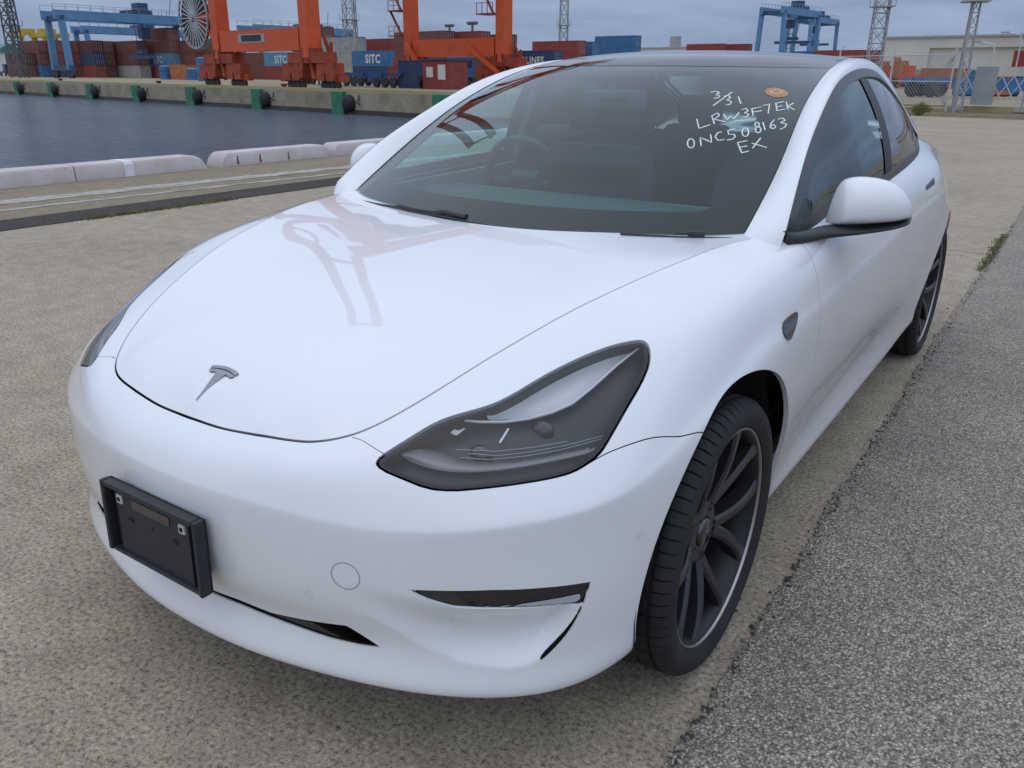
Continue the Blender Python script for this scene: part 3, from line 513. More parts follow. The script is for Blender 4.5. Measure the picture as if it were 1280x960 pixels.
# ---- panel cutting: rows = xyz, normal, then scalar fields; keep where field < 0
def clip(A, T, c):
    g = A[:, c]; s = g < 0; ts = s[T]; k = ts.sum(1)
    newA = [A]; n = len(A); out = [T[k == 3]]
    cache = {}; add = []
    def mid(a, b):
        key = (a, b) if a < b else (b, a)
        if key in cache: return cache[key]
        i, j = key; f = g[i]/(g[i]-g[j]); add.append(A[i]+(A[j]-A[i])*f); cache[key] = n+len(add)-1; return cache[key]
    extra = []
    for tri, q in zip(T[(k == 1) | (k == 2)], k[(k == 1) | (k == 2)]):
        st = s[tri]
        if q == 1:
            i = int(np.argmax(st)); a, b, d = tri[i], tri[(i+1) % 3], tri[(i+2) % 3]
            extra.append((a, mid(a, b), mid(a, d)))
        else:
            i = int(np.argmin(st)); a, b, d = tri[i], tri[(i+1) % 3], tri[(i+2) % 3]
            p, r = mid(a, b), mid(a, d); extra.append((p, b, d)); extra.append((p, d, r))
    if add: newA.append(np.array(add))
    if extra: out.append(np.array(extra))
    A2 = np.concatenate(newA); T2 = np.concatenate(out)
    used, inv = np.unique(T2, return_inverse=True)
    return A2[used], inv.reshape(T2.shape)
def boundary(T):
    E = np.concatenate([T[:, [0, 1]], T[:, [1, 2]], T[:, [2, 0]]]); key = np.sort(E, 1)
    _, idx, cnt = np.unique(key[:, 0].astype(np.int64)*10**7+key[:, 1], return_index=True, return_counts=True)
    return E[idx[cnt == 1]]
def panel(name, A, T, m, parent=CAR, depth=.012, both=None, off=0.0, mats=None):
    """smooth skin + a returned edge; both=True joins the mirrored half"""
    P = A[:, :3]+A[:, 3:6]*off; N = A[:, 3:6]/(np.linalg.norm(A[:, 3:6], axis=1, keepdims=True)+1e-9); F = T
    if depth:
        B = boundary(T)
        if both: B = B[(np.abs(P[B][:, :, 0]) > 1e-4).any(1)]
        n0 = len(P); q = P[B]; nn = N[B]; b = q-nn*depth
        e = q[:, 1]-q[:, 0]; fn = np.cross(e, -nn[:, 0]); fn /= np.linalg.norm(fn, axis=1, keepdims=True)+1e-9
        m4 = np.stack([q[:, 0], q[:, 1], b[:, 1], b[:, 0]], 1).reshape(-1, 3); k = np.arange(len(B))*4+n0
        P = np.concatenate([P, m4]); N = np.concatenate([N, np.repeat(-fn, 4, axis=0)])
        F = np.concatenate([T, np.stack([k+1, k, k+3], 1), np.stack([k+1, k+3, k+2], 1)])
    res = []
    if both:
        X = np.array([-1, 1, 1]); P = np.concatenate([P, P*X]); N = np.concatenate([N, N*X]); F = np.concatenate([F, F[:, ::-1]+len(P)//2])
    o = mesh_obj(name, P, F, m, parent, N=N); return o
def mirrored(o, name=None, label=None, parent='same'):
    me = o.data.copy(); me.transform(Matrix.Scale(-1, 4, (1, 0, 0))); me.flip_normals()
    c = bpy.data.objects.new(name or o.name.split('.')[0], me); link(c, o.parent if parent == 'same' else parent); return c
def panel2(name, A, T, m, parent=CAR, depth=.012, off=0.0, parent2=None):
    """left and mirrored right panel as two objects"""
    a = panel(name, A, T, m, parent, depth, off=off); A2 = A.copy(); A2[:, 0] *= -1; A2[:, 3] *= -1
    b = panel(name, A2, T[:, ::-1], m, parent2 or parent, depth, off=off); return a, b

GB = lower_body(); NU, NV, _ = GB.shape
TB = grid_tris(NU, NV); VB = GB.reshape(-1, 3)
IJ = np.stack(np.meshgrid(np.arange(NU), np.arange(NV), indexing='ij'), -1).reshape(-1, 2).astype(float)
def at_grid(G, ij):
    ij = np.asarray(ij, float); i = np.clip(np.floor(ij[:, 0]).astype(int), 0, G.shape[0]-2); j = np.clip(np.floor(ij[:, 1]).astype(int), 0, G.shape[1]-2)
    a = (ij[:, 0]-i)[:, None]; b = (ij[:, 1]-j)[:, None]
    return G[i, j]*(1-a)*(1-b)+G[i+1, j]*a*(1-b)+G[i, j+1]*(1-a)*b+G[i+1, j+1]*a*b
def densify(p, closed=True, k=8, smooth=0):
    p = np.asarray(p, float)
    for _ in range(smooth):
        q = np.roll(p, -1, 0); p = np.stack([.75*p+.25*q, .25*p+.75*q], 1).reshape(-1, 2)
    q = np.roll(p, -1, 0) if closed else p[1:]; a = p if closed else p[:-1]
    t = np.arange(k)/k; return np.concatenate([(a[:, None]*(1-t[:, None])+q[:, None]*t[:, None]).reshape(-1, p.shape[1])]+([] if closed else [p[-1:]]))
def sdf(poly, grow=0.0, smooth=0, G=None):
    """signed distance (m) on the lower body grid to a closed outline given in grid coordinates"""
    p = densify(poly, True, 6, smooth); X = at_grid(GB, p); d = np.full(len(VB), .2)
    lo, hi = X.min(0)-.08, X.max(0)+.08; near = ((VB > lo) & (VB < hi)).all(1); ii = np.where(near)[0]
    D = np.full(len(ii), 9.)
    for k in range(len(X)):
        a, b = X[k], X[(k+1) % len(X)]; ab = b-a; t = np.clip(((VB[ii]-a)@ab)/(ab@ab+1e-12), 0, 1); D = np.minimum(D, np.linalg.norm(VB[ii]-a-t[:, None]*ab, axis=1))
    ins = np.zeros(len(ii), bool); q = IJ[ii]; x0, y0 = p[-1]
    for x1, y1 in p:
        c = (y0 > q[:, 1]) != (y1 > q[:, 1]); ins ^= c & (q[:, 0] < (x1-x0)*(q[:, 1]-y0)/(y1-y0+1e-12)+x0); x0, y0 = x1, y1
    d[ii] = np.where(ins, -D, D); return d-grow
HLP = FEAT['HL']; SLOTP = FEAT['SLOT']; FOGP = FEAT['FOG']; SLITP = FEAT['SLIT']
s_hl = sdf(HLP, smooth=1); s_fog = sdf(FOGP, smooth=0); s_slit = sdf(SLITP, grow=-.0005, smooth=2)
sl = np.array(SLOTP); k0 = sl[0]; k1 = sl[-1]
s_slot = sdf([[-3, k1[1]+2.6]]+SLOTP+[[-3, k1[1]+.6]], smooth=0)
# scoop below the fog lamp: pressed in, deepest at the slit
fp = at_grid(GB, FOGP); sp = at_grid(GB, SLITP)
def scoop():
    x = VB[:, 0]; z = VB[:, 2]; y = VB[:, 1]
    top = np.interp(x, [.50, .55, .60, .70, .80, .83], [.470, .462, .452, .447, .446, .446])
    bot = np.interp(x, [.48, .55, .62, .70, .76, .83], [.40, .345, .312, .300, .31, .33])
    v = np.clip((z-bot)/(top-bot+1e-6), 0, 1); prof = (4*v*(1-v))**1.6*(1.15-.45*v)
    # stop at the slit's outer edge
    xe = np.interp(z, [.309, .334, .36, .385, .41, .435, .465], [.744, .762, .776, .786, .793, .798, .803]); a = np.clip((x-.42)/.34, 0, 1); a = a*a*(3-2*a)
    w = np.clip((xe+.002-x)/.030, 0, 1); w = w*w*(3-2*w)
    return np.where(y < -.3, .034*a*prof*w, 0)
NB0 = grid_normals(GB).reshape(-1, 3)
VBs = (VB-NB0*scoop()[:, None]); GBs = VBs.reshape(GB.shape); NBs = grid_normals(GBs).reshape(-1, 3)
# fields
yz = VB[:, 1:]
def arch(y0, r, z0=.345): return r-np.hypot(yz[:, 0]-y0, yz[:, 1]-z0)
# seam between bumper and fender: level as a function of u
sm = np.array(FEAT['SEAM']); us, js = sm[:, 0], sm[:, 1]
U = IJ[:, 0]; J = IJ[:, 1]
_q = np.linspace(us[0], us[-1], 200); _j = np.interp(_q, us, js)
for _ in range(60): _j[1:-1] = .25*_j[:-2]+.5*_j[1:-1]+.25*_j[2:]
jseam = np.where(U < us[0], 200, np.where(U > us[-1], js[-1]+(U-us[-1])*(_j[-1]-_j[-20])/(_q[-1]-_q[-20]), np.interp(U, _q, _j)))
jseam = np.where(yz[:, 0] > .0, -50, jseam)
dv = np.linalg.norm(np.gradient(GB, axis=1), axis=-1).reshape(-1)
f_seam = (J-jseam)*dv
base = np.concatenate([VBs, NBs], 1)
F_ = {'seam_b': f_seam+.0012, 'seam_f': -f_seam+.0012, 'hl': -s_hl+.002, 'fog': -s_fog+.0008, 'slit': -s_slit, 'slot': -s_slot, 'archf': arch(0, .392), 'archr': arch(2.875, .395),
      'yd0': .520-yz[:, 0]+.0018, 'yf1': yz[:, 0]-.520+.0018, 'yd1': yz[:, 0]-1.62+.0018, 'ye0': 1.62-yz[:, 0]+.0018,
      'ye1': yz[:, 0]-(2.52-.45*np.clip(yz[:, 1]-.62, 0, 1)*0)+.0018, 'yq0': 2.52-yz[:, 0]+.0018, 'zr': .292-yz[:, 1]+.0015, 'zrk': yz[:, 1]-.292+.0015,
      'rock0': .36-yz[:, 0], 'top': J-(NV-1.0)+.001}
names = list(F_); FI = {n: 6+i for i, n in enumerate(names)}
ALL = np.concatenate([base, np.stack([F_[n] for n in names], 1)], 1)
def cut(*keys, A=ALL, T=TB):
    for k in keys: A, T = clip(A, T, FI[k])
    return A, T
A, T = cut('seam_b', 'hl', 'fog', 'slit', 'slot', 'archf'); panel('front_bumper', A, T, M_PAINT, both=True, depth=.004)
A, T = cut('seam_f', 'hl', 'archf', 'yf1'); panel2('front_fender', A, T, M_PAINT)
A, T = cut('yd0', 'yd1', 'zr'); fd = panel2('front_door', A, T, M_PAINT)
A, T = cut('ye0', 'ye1', 'zr', 'archr'); rd = panel2('rear_door', A, T, M_PAINT)
A, T = cut('yq0', 'archr'); panel('rear_quarter', A, T, M_PAINT, both=True)
A, T = cut('yd0', 'ye1', 'zrk', 'archr'); panel2('side_sill', A, T, M_PAINT)
# dark inner skin behind every gap
A, T = cut('hl', 'archf', 'archr', 'slot'); panel('inner_skin', A, T, M_VOID, depth=0, both=True, off=-.011)

# ---- hood
def hood():
    xs = np.linspace(0, .76, 130); ys = np.linspace(-.80, .70, 240)
    X, Y = np.meshgrid(xs, ys, indexing='ij'); Z = HOOD(X, Y); e = .002
    n = np.stack([-(HOOD(X+e, Y)-HOOD(X-e, Y))/(2*e), -(HOOD(X, Y+e)-HOOD(X, Y-e))/(2*e), np.ones_like(X)], -1); n /= np.linalg.norm(n, axis=-1, keepdims=True)
    P = np.stack([X, Y, Z], -1).reshape(-1, 3)
    # outline: seam (top row of the body grid) + rear edge
    top = GB[:, -1]; end = np.argmin(np.abs(top[:, 1]-.40)+(top[:, 0] < .5)*9); out = top[:end+1, :2]
    xr = np.linspace(out[-1, 0], 0, 30); rear = np.stack([xr, .238+.60*xr**2-.17*xr**4-.004], 1)
    poly = np.concatenate([out, rear]); full = np.concatenate([poly, (poly*[-1, 1])[::-1]])
    q = P[:, :2]; D = np.full(len(q), 9.); ins = np.zeros(len(q), bool); a = full[-1]
    for b in full:
        ab = b-a; L2 = ab@ab
        if L2 > 1e-12: t = np.clip(((q-a)@ab)/L2, 0, 1); D = np.minimum(D, np.linalg.norm(q-a-t[:, None]*ab, axis=1))
        c = (a[1] > q[:, 1]) != (b[1] > q[:, 1]); ins ^= c & (q[:, 0] < (b[0]-a[0])*(q[:, 1]-a[1])/(b[1]-a[1]+1e-12)+a[0]); a = b
    g = np.where(ins, -D, D)+.0042
    A = np.concatenate([P, n.reshape(-1, 3), g[:, None]], 1); T = grid_tris(len(xs), len(ys))
    A, T = clip(A, T, 6); o = panel('hood', A, T, M_PAINT, depth=.014, both=True)
    g2 = np.where(ins, -D, D)-.03; A = np.concatenate([P, n.reshape(-1, 3), g2[:, None]], 1); A, T = clip(A, grid_tris(len(xs), len(ys)), 6)
    panel('hood_liner', A, T, M_VOID, depth=0, both=True, off=-.017)
    return o
HOOD_O = hood()

# ---- greenhouse
def top_shell(s, t, lift=0):
    """s 0 centre .. 1 windscreen / roof edge, t along the car"""
    s = np.asarray(s, float)[..., None]; C = ROOFC(t); E = WS_EDGE(t); w = np.abs(s)**2.3
    P = C+(E-C)*w; P[..., 0] = (E[..., 0]*s[..., 0]); return P
def grid_surface(fn, S, Tt):
    s, t = np.meshgrid(S, Tt, indexing='ij'); G = fn(s, t); n = grid_normals(G, False); return G, n
def strip(name, G, n, m, parent=CAR, off=0, both=False, flip=False, depth=0):
    n = -n if flip else n; Tt = grid_tris(*G.shape[:2])
    if flip: Tt = Tt[:, ::-1]
    A = np.concatenate([G.reshape(-1, 3), n.reshape(-1, 3)], 1); return panel(name, A, Tt, m, parent, depth, both=both, off=off)
T_WS = .955
S41 = np.linspace(-1, 1, 81)
def shell_grid(t0, t1, s0=-1, s1=1, nt=40, ns=81):
    G, n = grid_surface(top_shell, np.linspace(s0, s1, ns), np.linspace(t0, t1, nt)); return G, n
G, n = shell_grid(-.02, T_WS-.003); sgn = n[40, 20, 2] < 0
WS_G = G.copy()
WSO = strip('windscreen', G, n, M_GLASS, flip=sgn)
# black frit border, just under the glass
def frit():
    b = MB(); L_ = []
    ss = np.linspace(-1, 1, 97); tt = np.linspace(-.02, T_WS, 60); s, t = np.meshgrid(ss, tt, indexing='ij'); G = top_shell(s, t); nn = grid_normals(G, False); nn *= -1 if sgn else 1
    # field: inside opening is positive distance to a rounded rectangle in metres
    xw = np.abs(s); edge = (1-xw)*.66; low = (t+.02)*.93; high = (T_WS-t)*.95
    wl, wh, we = .115, .085, .075
    dx = we-edge; dl = wl-low; dh = wh-high; r = .07
    ax = np.maximum(dx+r, 0); ay = np.maximum(np.maximum(dl, dh)+r, 0); d = np.hypot(ax, ay)-r+np.minimum(np.maximum(dx, np.maximum(dl, dh))+r, 0)
    Tt = grid_tris(97, 60); Tt = Tt[:, ::-1] if sgn else Tt
    A = np.concatenate([G.reshape(-1, 3), nn.reshape(-1, 3), -d.reshape(-1, 1)], 1)
    A, Tt = clip(A, Tt, 6); return panel('frit_border', A, Tt, M_FRIT, WSO, depth=0, off=-.0035)
frit()
G, n = shell_grid(T_WS+.003, 2.62, nt=60); strip('glass_roof', G, n, M_ROOF, flip=sgn, depth=.01)
G, n = shell_grid(2.626, 3.2, nt=20); strip('rear_window', G, n, M_ROOF, flip=sgn)
# white cant rail: windscreen edge to window trim, over the door tops
def cant(s, t):
    tc = np.maximum(t, 0); k = np.maximum(-t, 0)[..., None]/.035; a = WS_EDGE(tc)+k*np.array([0, -.02, -.012]); b = TRIM(tc)+k*np.array([-.004, -.028, -.050]); s = s[..., None]; mid = (a+b)/2
    out = np.stack([np.ones_like(t)*.55, -.25*np.ones_like(t)*(t < 1), .8*np.ones_like(t)], -1); out /= np.linalg.norm(out, axis=-1, keepdims=True)
    return a+(b-a)*s+out*(4*s*(1-s))*.016
G, n = grid_surface(cant, np.linspace(.03, 1, 14), np.linspace(-.035, 2.8, 140)); cs = n[7, 40, 2] < 0
strip('roof_rail', G, n, M_PAINT, flip=cs, both=True, depth=.012)
# side glass: ruled from trim down to the belt line
topB = GB[:, -1]; ib = np.where((topB[:, 1] > .47) & (topB[:, 1] < 3.1) & (topB[:, 0] > .5))[0]
def belt(y): return np.stack([np.interp(y, topB[ib, 1], topB[ib, 0]), y, np.interp(y, topB[ib, 1], topB[ib, 2])], -1)
def side(s, t):
    a = TRIM(t); b = belt(np.maximum(a[..., 1], .5)); b[..., 1] = a[..., 1]; s = s[..., None]
    P = a+(b-a)*s; P[..., 0] += (4*s*(1-s))[..., 0]*np.clip((a-b)[..., 2], 0, .4)*.085; return P
ss = np.linspace(0, 1, 41); tt = np.linspace(0.0, 2.8, 220); s, t = np.meshgrid(ss, tt, indexing='ij'); SG = side(s, t); sn = grid_normals(SG, False); fl = sn[20, 60, 0] < 0; sn = -sn if fl else sn
ST = grid_tris(41, 220); ST = ST[:, ::-1] if fl else ST
hgt = np.linalg.norm(SG[-1]-SG[0], axis=-1)[None]*np.ones((41, 1)); dtop = s*hgt; dbot = (1-s)*hgt; yy = SG[..., 1]
dedge = np.minimum(np.minimum(dtop-.030, dbot-.034), 9); y_b = 1.585+.10*(1-s)*0
fld = np.stack([-dedge, dedge, yy-1.535, 1.655-yy, yy-2.335, 2.36-yy, (1.535-yy), (yy-1.655)], -1).reshape(-1, 8)
SA = np.concatenate([SG.reshape(-1, 3), sn.reshape(-1, 3), fld], 1)
def scut(*c):
    A, T = SA, ST
    for k in c: A, T = clip(A, T, 6+k)
    return A, T
A, T = scut(1); panel2('window_trim', A, T, M_TRIM, depth=.014, off=.001)
A, T = scut(0, 2); panel2('front_side_window', A, T, M_SIDEGLASS, fd[0], depth=0, off=-.006, parent2=fd[1])
A, T = scut(0, 6, 7); panel2('door_pillar', A, T, M_PILLAR, depth=0, off=-.003)
A, T = scut(0, 3, 4); panel2('rear_side_window', A, T, M_REARGLASS, rd[0], depth=0, off=-.006, parent2=rd[1])
A, T = scut(0, 5); panel2('quarter_window', A, T, M_REARGLASS, depth=0, off=-.006)
# panel between belt and rear deck, closing the body behind the glass
def deck(s, t):
    a = belt(t); a = np.stack([np.interp(t, topB[ib[0]:, 1], topB[ib[0]:, 0]), t, np.interp(t, topB[ib[0]:, 1], topB[ib[0]:, 2])], -1); s = s[..., None]
    c = a.copy(); c[..., 0] = 0; c[..., 2] = a[..., 2]+.005; return a+(c-a)*s
G, n = grid_surface(deck, np.linspace(0, 1, 20), np.linspace(2.7, 3.56, 30)); strip('boot_lid', G, n, M_PAINT, flip=n[5, 5, 2] < 0, both=True, off=-.004)
# cowl under the wipers
def cowl(s, t):
    x = s*.72; y = .238+.60*x**2-.17*x**4; z = HOOD(x, y); P = np.stack([x, y-.03+t*.16, z-.030-t*.01], -1); return P
G, n = grid_surface(cowl, np.linspace(-1, 1, 41), np.linspace(0, 1, 6)); strip('wiper_cowl', G, n, M_BLACK, flip=n[5, 2, 2] < 0)
# ---- wheels
RR, RT, WX = .264, .3353, .874
def wheel_parts(parent, side):
    w = MB(); xo, xi = .018, -.205                                   # tyre from outer to inner face, x=0 is the rim lip plane
    prof = [(-.012, RR-.004), (-.004, RR), (.006, RR+.004), (.014, RR+.02), (.017, RR+.034), (.013, RR+.050), (.004, RT-.012), (-.006, RT-.0045), (-.018, RT-.0012), (-.024, RT-.0008), (-.026, RT-.008), (-.032, RT-.008), (-.034, RT), (-.068, RT+.0004), (-.070, RT-.008), (-.080, RT-.008), (-.082, RT+.0006), (-.116, RT+.0006), (-.118, RT-.008), (-.128, RT-.008), (-.130, RT), (-.166, RT), (-.168, RT-.008), (-.174, RT-.008), (-.176, RT-.001), (-.196, RT-.006), (-.206, RT-.02), (-.212, RT-.04), (-.205, RR+.01), (-.19, RR-.004)]
    nb = 72; P = []; m = len(prof); nseg = nb*4
    for blk in range(nb):
        for q, low in ((0, 0), (.84, 0), (.865, 1), (.975, 1)):
            for k, (a, r) in enumerate(prof):
                t = 2*math.pi*(blk+q)/nb
                if low and k in (6, 7, 8, 9, 24, 25, 26): r -= .006
                if k in (12, 13, 16, 17, 20, 21):
                    t += .02*(k-16)
                    if low and blk % 2: r -= .005
                P.append((a, r*math.cos(t), r*math.sin(t)))
    w.add(P, [(i*m+k, i*m+k+1, ((i+1) % nseg)*m+k+1, ((i+1) % nseg)*m+k) for i in range(nseg) for k in range(m-1)])
    ty = w.build('tyre', M_TYRE, parent); shade_auto(ty, 40)
    r = MB(); r.lathe([(-.003, RR-.0045), (-.006, RR-.010), (-.018, RR-.016), (-.05, RR-.026), (-.09, RR-.028), (-.19, RR-.03), (-.195, RR-.004)], 96)
    rim = r.build('rim_barrel', M_BARREL, parent, smooth=True)
    l = MB(); l.lathe([(-.004, RR-.0052), (.0015, RR-.0045), (.0035, RR-.002), (.0015, RR+.001), (-.004, RR+.002)], 128)
    l.build('rim_lip', M_LIP, parent, smooth=True)
    hb = MB(); hb.lathe([(-.075, .085), (-.052, .082), (-.046, .072), (-.045, .042), (-.050, .036)], 40); hb.build('hub', M_RIM, parent, smooth=False)
    cp = MB(); cp.lathe([(-.050, .036), (-.040, .035), (-.037, .030), (-.036, .001)], 32); capo = cp.build('centre_cap', M_GLOSSBLK, parent, smooth=True)
    em = MB(); em.box((-.0355, .0, .003), (.002, .016, .003)); em.prism([(-.002, .002), (.002, .002), (.0005, -.011), (-.0005, -.011)], -.0365, -.0345, 'x'); em.build('cap_emblem', M_LIP, capo)
    for k in range(5):
        b = MB(); a = 2*math.pi*k/5+WHEEL_ROT; b.lathe([(-.056, .0105), (-.044, .0105), (-.043, .006), (-.052, .006)], 10, c=(0, .057*math.cos(a), .057*math.sin(a))); b.build('wheel_nut', M_LIP if False else M_GLOSSBLK, parent, smooth=False)
    def spoke(th, sp):
        """one of a pair: leaves the hub close to its twin, bows outwards, flares at the rim"""
        P = []; q = []; K = 12
        for k in range(K):
            f = k/(K-1); rad = .072+(RR-.010-.072)*f; ang = th+sp*(.10+.265*f**.85); wd = .0140+.003*(1-f)+.016*max(0, f-.78)**1.2*4; x1 = -.042+.038*f**1.2+.008*math.sin(math.pi*f); dep = .040+.014*(1-f)
            c = np.array([0, rad*math.cos(ang), rad*math.sin(ang)]); tg = np.array([0, -math.sin(ang), math.cos(ang)])
            q.append([c+np.array([x1-.006, 0, 0])-tg*wd, c+np.array([x1, 0, 0])-tg*wd*.55, c+np.array([x1, 0, 0])+tg*wd*.55, c+np.array([x1-.006, 0, 0])+tg*wd, c+np.array([x1-dep, 0, 0])+tg*wd*.8, c+np.array([x1-dep, 0, 0])-tg*wd*.8])
        b = MB(); P = [p for s_ in q for p in s_]; F = [(k*6+i, k*6+(i+1) % 6, (k+1)*6+(i+1) % 6, (k+1)*6+i) for k in range(K-1) for i in range(6)]+[tuple(range(6)), tuple(range((K-1)*6, K*6))[::-1]]
        b.add(P, F); o = b.build('spoke', M_RIM, parent); shade_auto(o, 30)
    for k in range(5):
        for sp in (-1, 1): spoke(2*math.pi*k/5+WHEEL_ROT, sp)
    for k in range(5):                                               # V ribs from the hub to the root of each forked spoke, a nut pocket between them
        th = 2*math.pi*k/5+WHEEL_ROT
        for sp in (-1, 1):
            b = MB(); p0, p1 = .040, .096; a0, a1 = th+sp*.62, th+sp*.05
            b.bar((-.052, p0*math.cos(a0), p0*math.sin(a0)), (-.052, p1*math.cos(a1), p1*math.sin(a1)), .012, .022); b.build('hub_rib', M_RIM, parent, bevel=.002)
    d = MB(); d.lathe([(-.115, .08), (-.115, .178), (-.128, .178), (-.128, .08)], 64); d.build('brake_disc', M_DISC, parent, smooth=False)
    cb = MB(); cb.lathe([(-.12, .001), (-.118, .09), (-.075, .085)], 32); cb.build('hub_carrier', M_VOID, parent)
    ca = MB(); ca.box((-.11, .135*math.cos(2.2), .135*math.sin(2.2)), (.05, .09, .12)); ca.build('brake_caliper', M_TRIM, parent, bevel=.01)
WHEEL_ROT = -math.pi/2+.03
def make_wheel():
    w = empty('wheel'); w.parent = CAR; wheel_parts(w, 1); return w
W0 = make_wheel()
def copy_part(o, parent):
    c = o.copy(); link(c); c.parent = parent
    for ch in list(o.children): copy_part(ch, c)
    return c
for i, (sx, y) in enumerate(((1, 0), (1, 2.875), (-1, 0), (-1, 2.875))):
    w = W0 if i == 0 else copy_part(W0, CAR)
    w.location = (sx*WX, y, RT-.004); w.rotation_euler = (0 if i == 0 else 1.1*i, 0, math.pi if sx < 0 else 0)
# arch liners and arch lips
def liner(y0, r):
    b = MB(); n = 40; P = []
    for i in range(n+1):
        a = -.35+(math.pi+.7)*i/n
        for x, k in ((.848, 1.0), (.80, 1.01), (.60, 1.02), (.50, .7)): P.append((x, y0+r*k*math.cos(a), .345+r*k*math.sin(a)))
    b.add(P, [(i*4+k, i*4+k+1, (i+1)*4+k+1, (i+1)*4+k) for i in range(n) for k in range(3)]); o = b.build('arch_liner', M_LINER, CAR, smooth=True); mirrored(o)
liner(0, .398); liner(2.875, .402)
ub = MB(); ub.box((0, 1.45, .22), (1.50, 3.6, .06)); ub.box((0, -.45, .26), (1.15, .42, .10)); ub.box((0, 1.45, .45), (1.0, 3.3, .4)); ub.build('underbody', M_VOID, CAR)

# ---- headlights
NGB = grid_normals(GB)
def on_body(ij, off=0.0):
    ij = np.asarray(ij, float); return at_grid(GB, ij)+at_grid(NGB, ij)*off
HEADS = []
for sx in (1, -1):
    h = empty('headlight'); h.parent = CAR; HEADS.append(h)
def both_heads(name, V, F, m, N=None, smooth=False):
    V = np.asarray(V, float); a = mesh_obj(name, V, F, m, HEADS[0], N=N, smooth=smooth)
    N2 = None if N is None else np.asarray(N)*[-1, 1, 1]
    b = mesh_obj(name, V*[-1, 1, 1], [tuple(f)[::-1] for f in F], m, HEADS[1], N=N2, smooth=smooth); return a, b
fld = np.stack([s_hl+.0025, s_hl+.009, -(s_hl+.009)], 1); HA = np.concatenate([VB, NGB.reshape(-1, 3), fld], 1)
A, T = clip(HA, TB, 6); both_heads('lens', A[:, :3]-A[:, 3:6]*.002, T, M_LENS, N=A[:, 3:6])
A2, T2 = clip(A, T, 8); both_heads('lamp_seal', A2[:, :3]-A2[:, 3:6]*.0045, T2, M_SEAL, N=A2[:, 3:6])
# housing: floor 45 mm behind the lens, walls up to the seal
off = .045; P = A[:, :3]-A[:, 3:6]*off; Bd = boundary(T); n0 = len(P)
q = A[Bd][:, :, :3]-A[Bd][:, :, 3:6]*.006; b = A[Bd][:, :, :3]-A[Bd][:, :, 3:6]*off
W4 = np.stack([q[:, 0], b[:, 0], b[:, 1], q[:, 1]], 1).reshape(-1, 3); k = np.arange(len(Bd))*4+n0
both_heads('lamp_housing', np.concatenate([P, W4]), np.concatenate([T, np.stack([k, k+1, k+2], 1), np.stack([k, k+2, k+3], 1)]), M_LAMPDARK, smooth=False)
def ribbon(ij, off, w, thick=.004, k=5):
    p = densify(ij, False, k); X = on_body(p, -off); n = at_grid(NGB, p); t = np.gradient(X, axis=0); t /= np.linalg.norm(t, axis=1, keepdims=True); s_ = np.cross(n, t)
    w = np.interp(np.linspace(0, 1, len(X)), np.linspace(0, 1, len(np.atleast_1d(w))), np.atleast_1d(w))[:, None] if np.ndim(w) else w
    V = np.stack([X-s_*w, X-s_*w*.5+n*thick, X+s_*w*.5+n*thick, X+s_*w, X-n*thick], 1).reshape(-1, 3); m = len(X)
    F = [(i*5+a, i*5+(a+1) % 5, (i+1)*5+(a+1) % 5, (i+1)*5+a) for i in range(m-1) for a in range(5)]
    return V, F
V, F = ribbon(FEAT['DRL'], .022, [.0008, .002, .0025, .003, .003, .0028, .002, .0015]); both_heads('daytime_strip', V, F, M_LAMPLITE, smooth=True)
for p in FEAT['HLLINES']:
    V, F = ribbon(p, .026, .0011, .0015); both_heads('reflector_rib', V, F, M_LAMPGREY, smooth=True)
def patch(name, ij, off, m, dome=0, sm=1):
    s_ = sdf(ij, smooth=sm); A, T = clip(np.concatenate([VB, NGB.reshape(-1, 3), s_[:, None]], 1), TB, 6)
    o = np.full(len(A), off) if not dome else off-dome*np.clip(-A[:, 6]/.02, 0, 1)**.5
    return both_heads(name, A[:, :3]-A[:, 3:6]*o[:, None], T, m, smooth=True)
patch('upper_reflector', FEAT['HLUP'], .024, mat('frosted_guide', (.62, .65, .655), rough=.42), dome=-.012)
patch('lower_reflector', FEAT['HLLOW'], .022, mat('smoky_reflector', (.20, .195, .20), rough=.3, metal=.5), dome=-.010)
for p in FEAT['HLMARKS']:
    patch('reflector_facet', p, .026, M_LAMPLITE, sm=0)
for f in ((.36, .52), (.56, .50)):
    lo = np.array(HLP).min(0); hi = np.array(HLP).max(0); ij = lo+(hi-lo)*np.array(f); c = on_body([ij], -.052)[0]; n = at_grid(NGB, np.array([ij]))[0]
    fw = Vector((.15, -1, -.02)).normalized(); b = MB()
    prof = [(0, .026), (.012, .026), (.013, .0225), (.017, .019), (.020, .012), (.021, .001)]
    u = fw.cross(Vector((0, 0, 1))).normalized(); v = u.cross(fw); PP = []; nn_ = 28
    for i in range(nn_):
        t = 2*math.pi*i/nn_
        for a, r in prof: PP.append(Vector(c)+fw*(a-.01)+u*r*math.cos(t)+v*r*math.sin(t))
    m_ = len(prof); FF = [(i*m_+k, ((i+1) % nn_)*m_+k, ((i+1) % nn_)*m_+k+1, i*m_+k+1) for i in range(nn_) for k in range(m_-1)]
    both_heads('projector', [tuple(p) for p in PP], FF, M_GLOSSBLK, smooth=True)
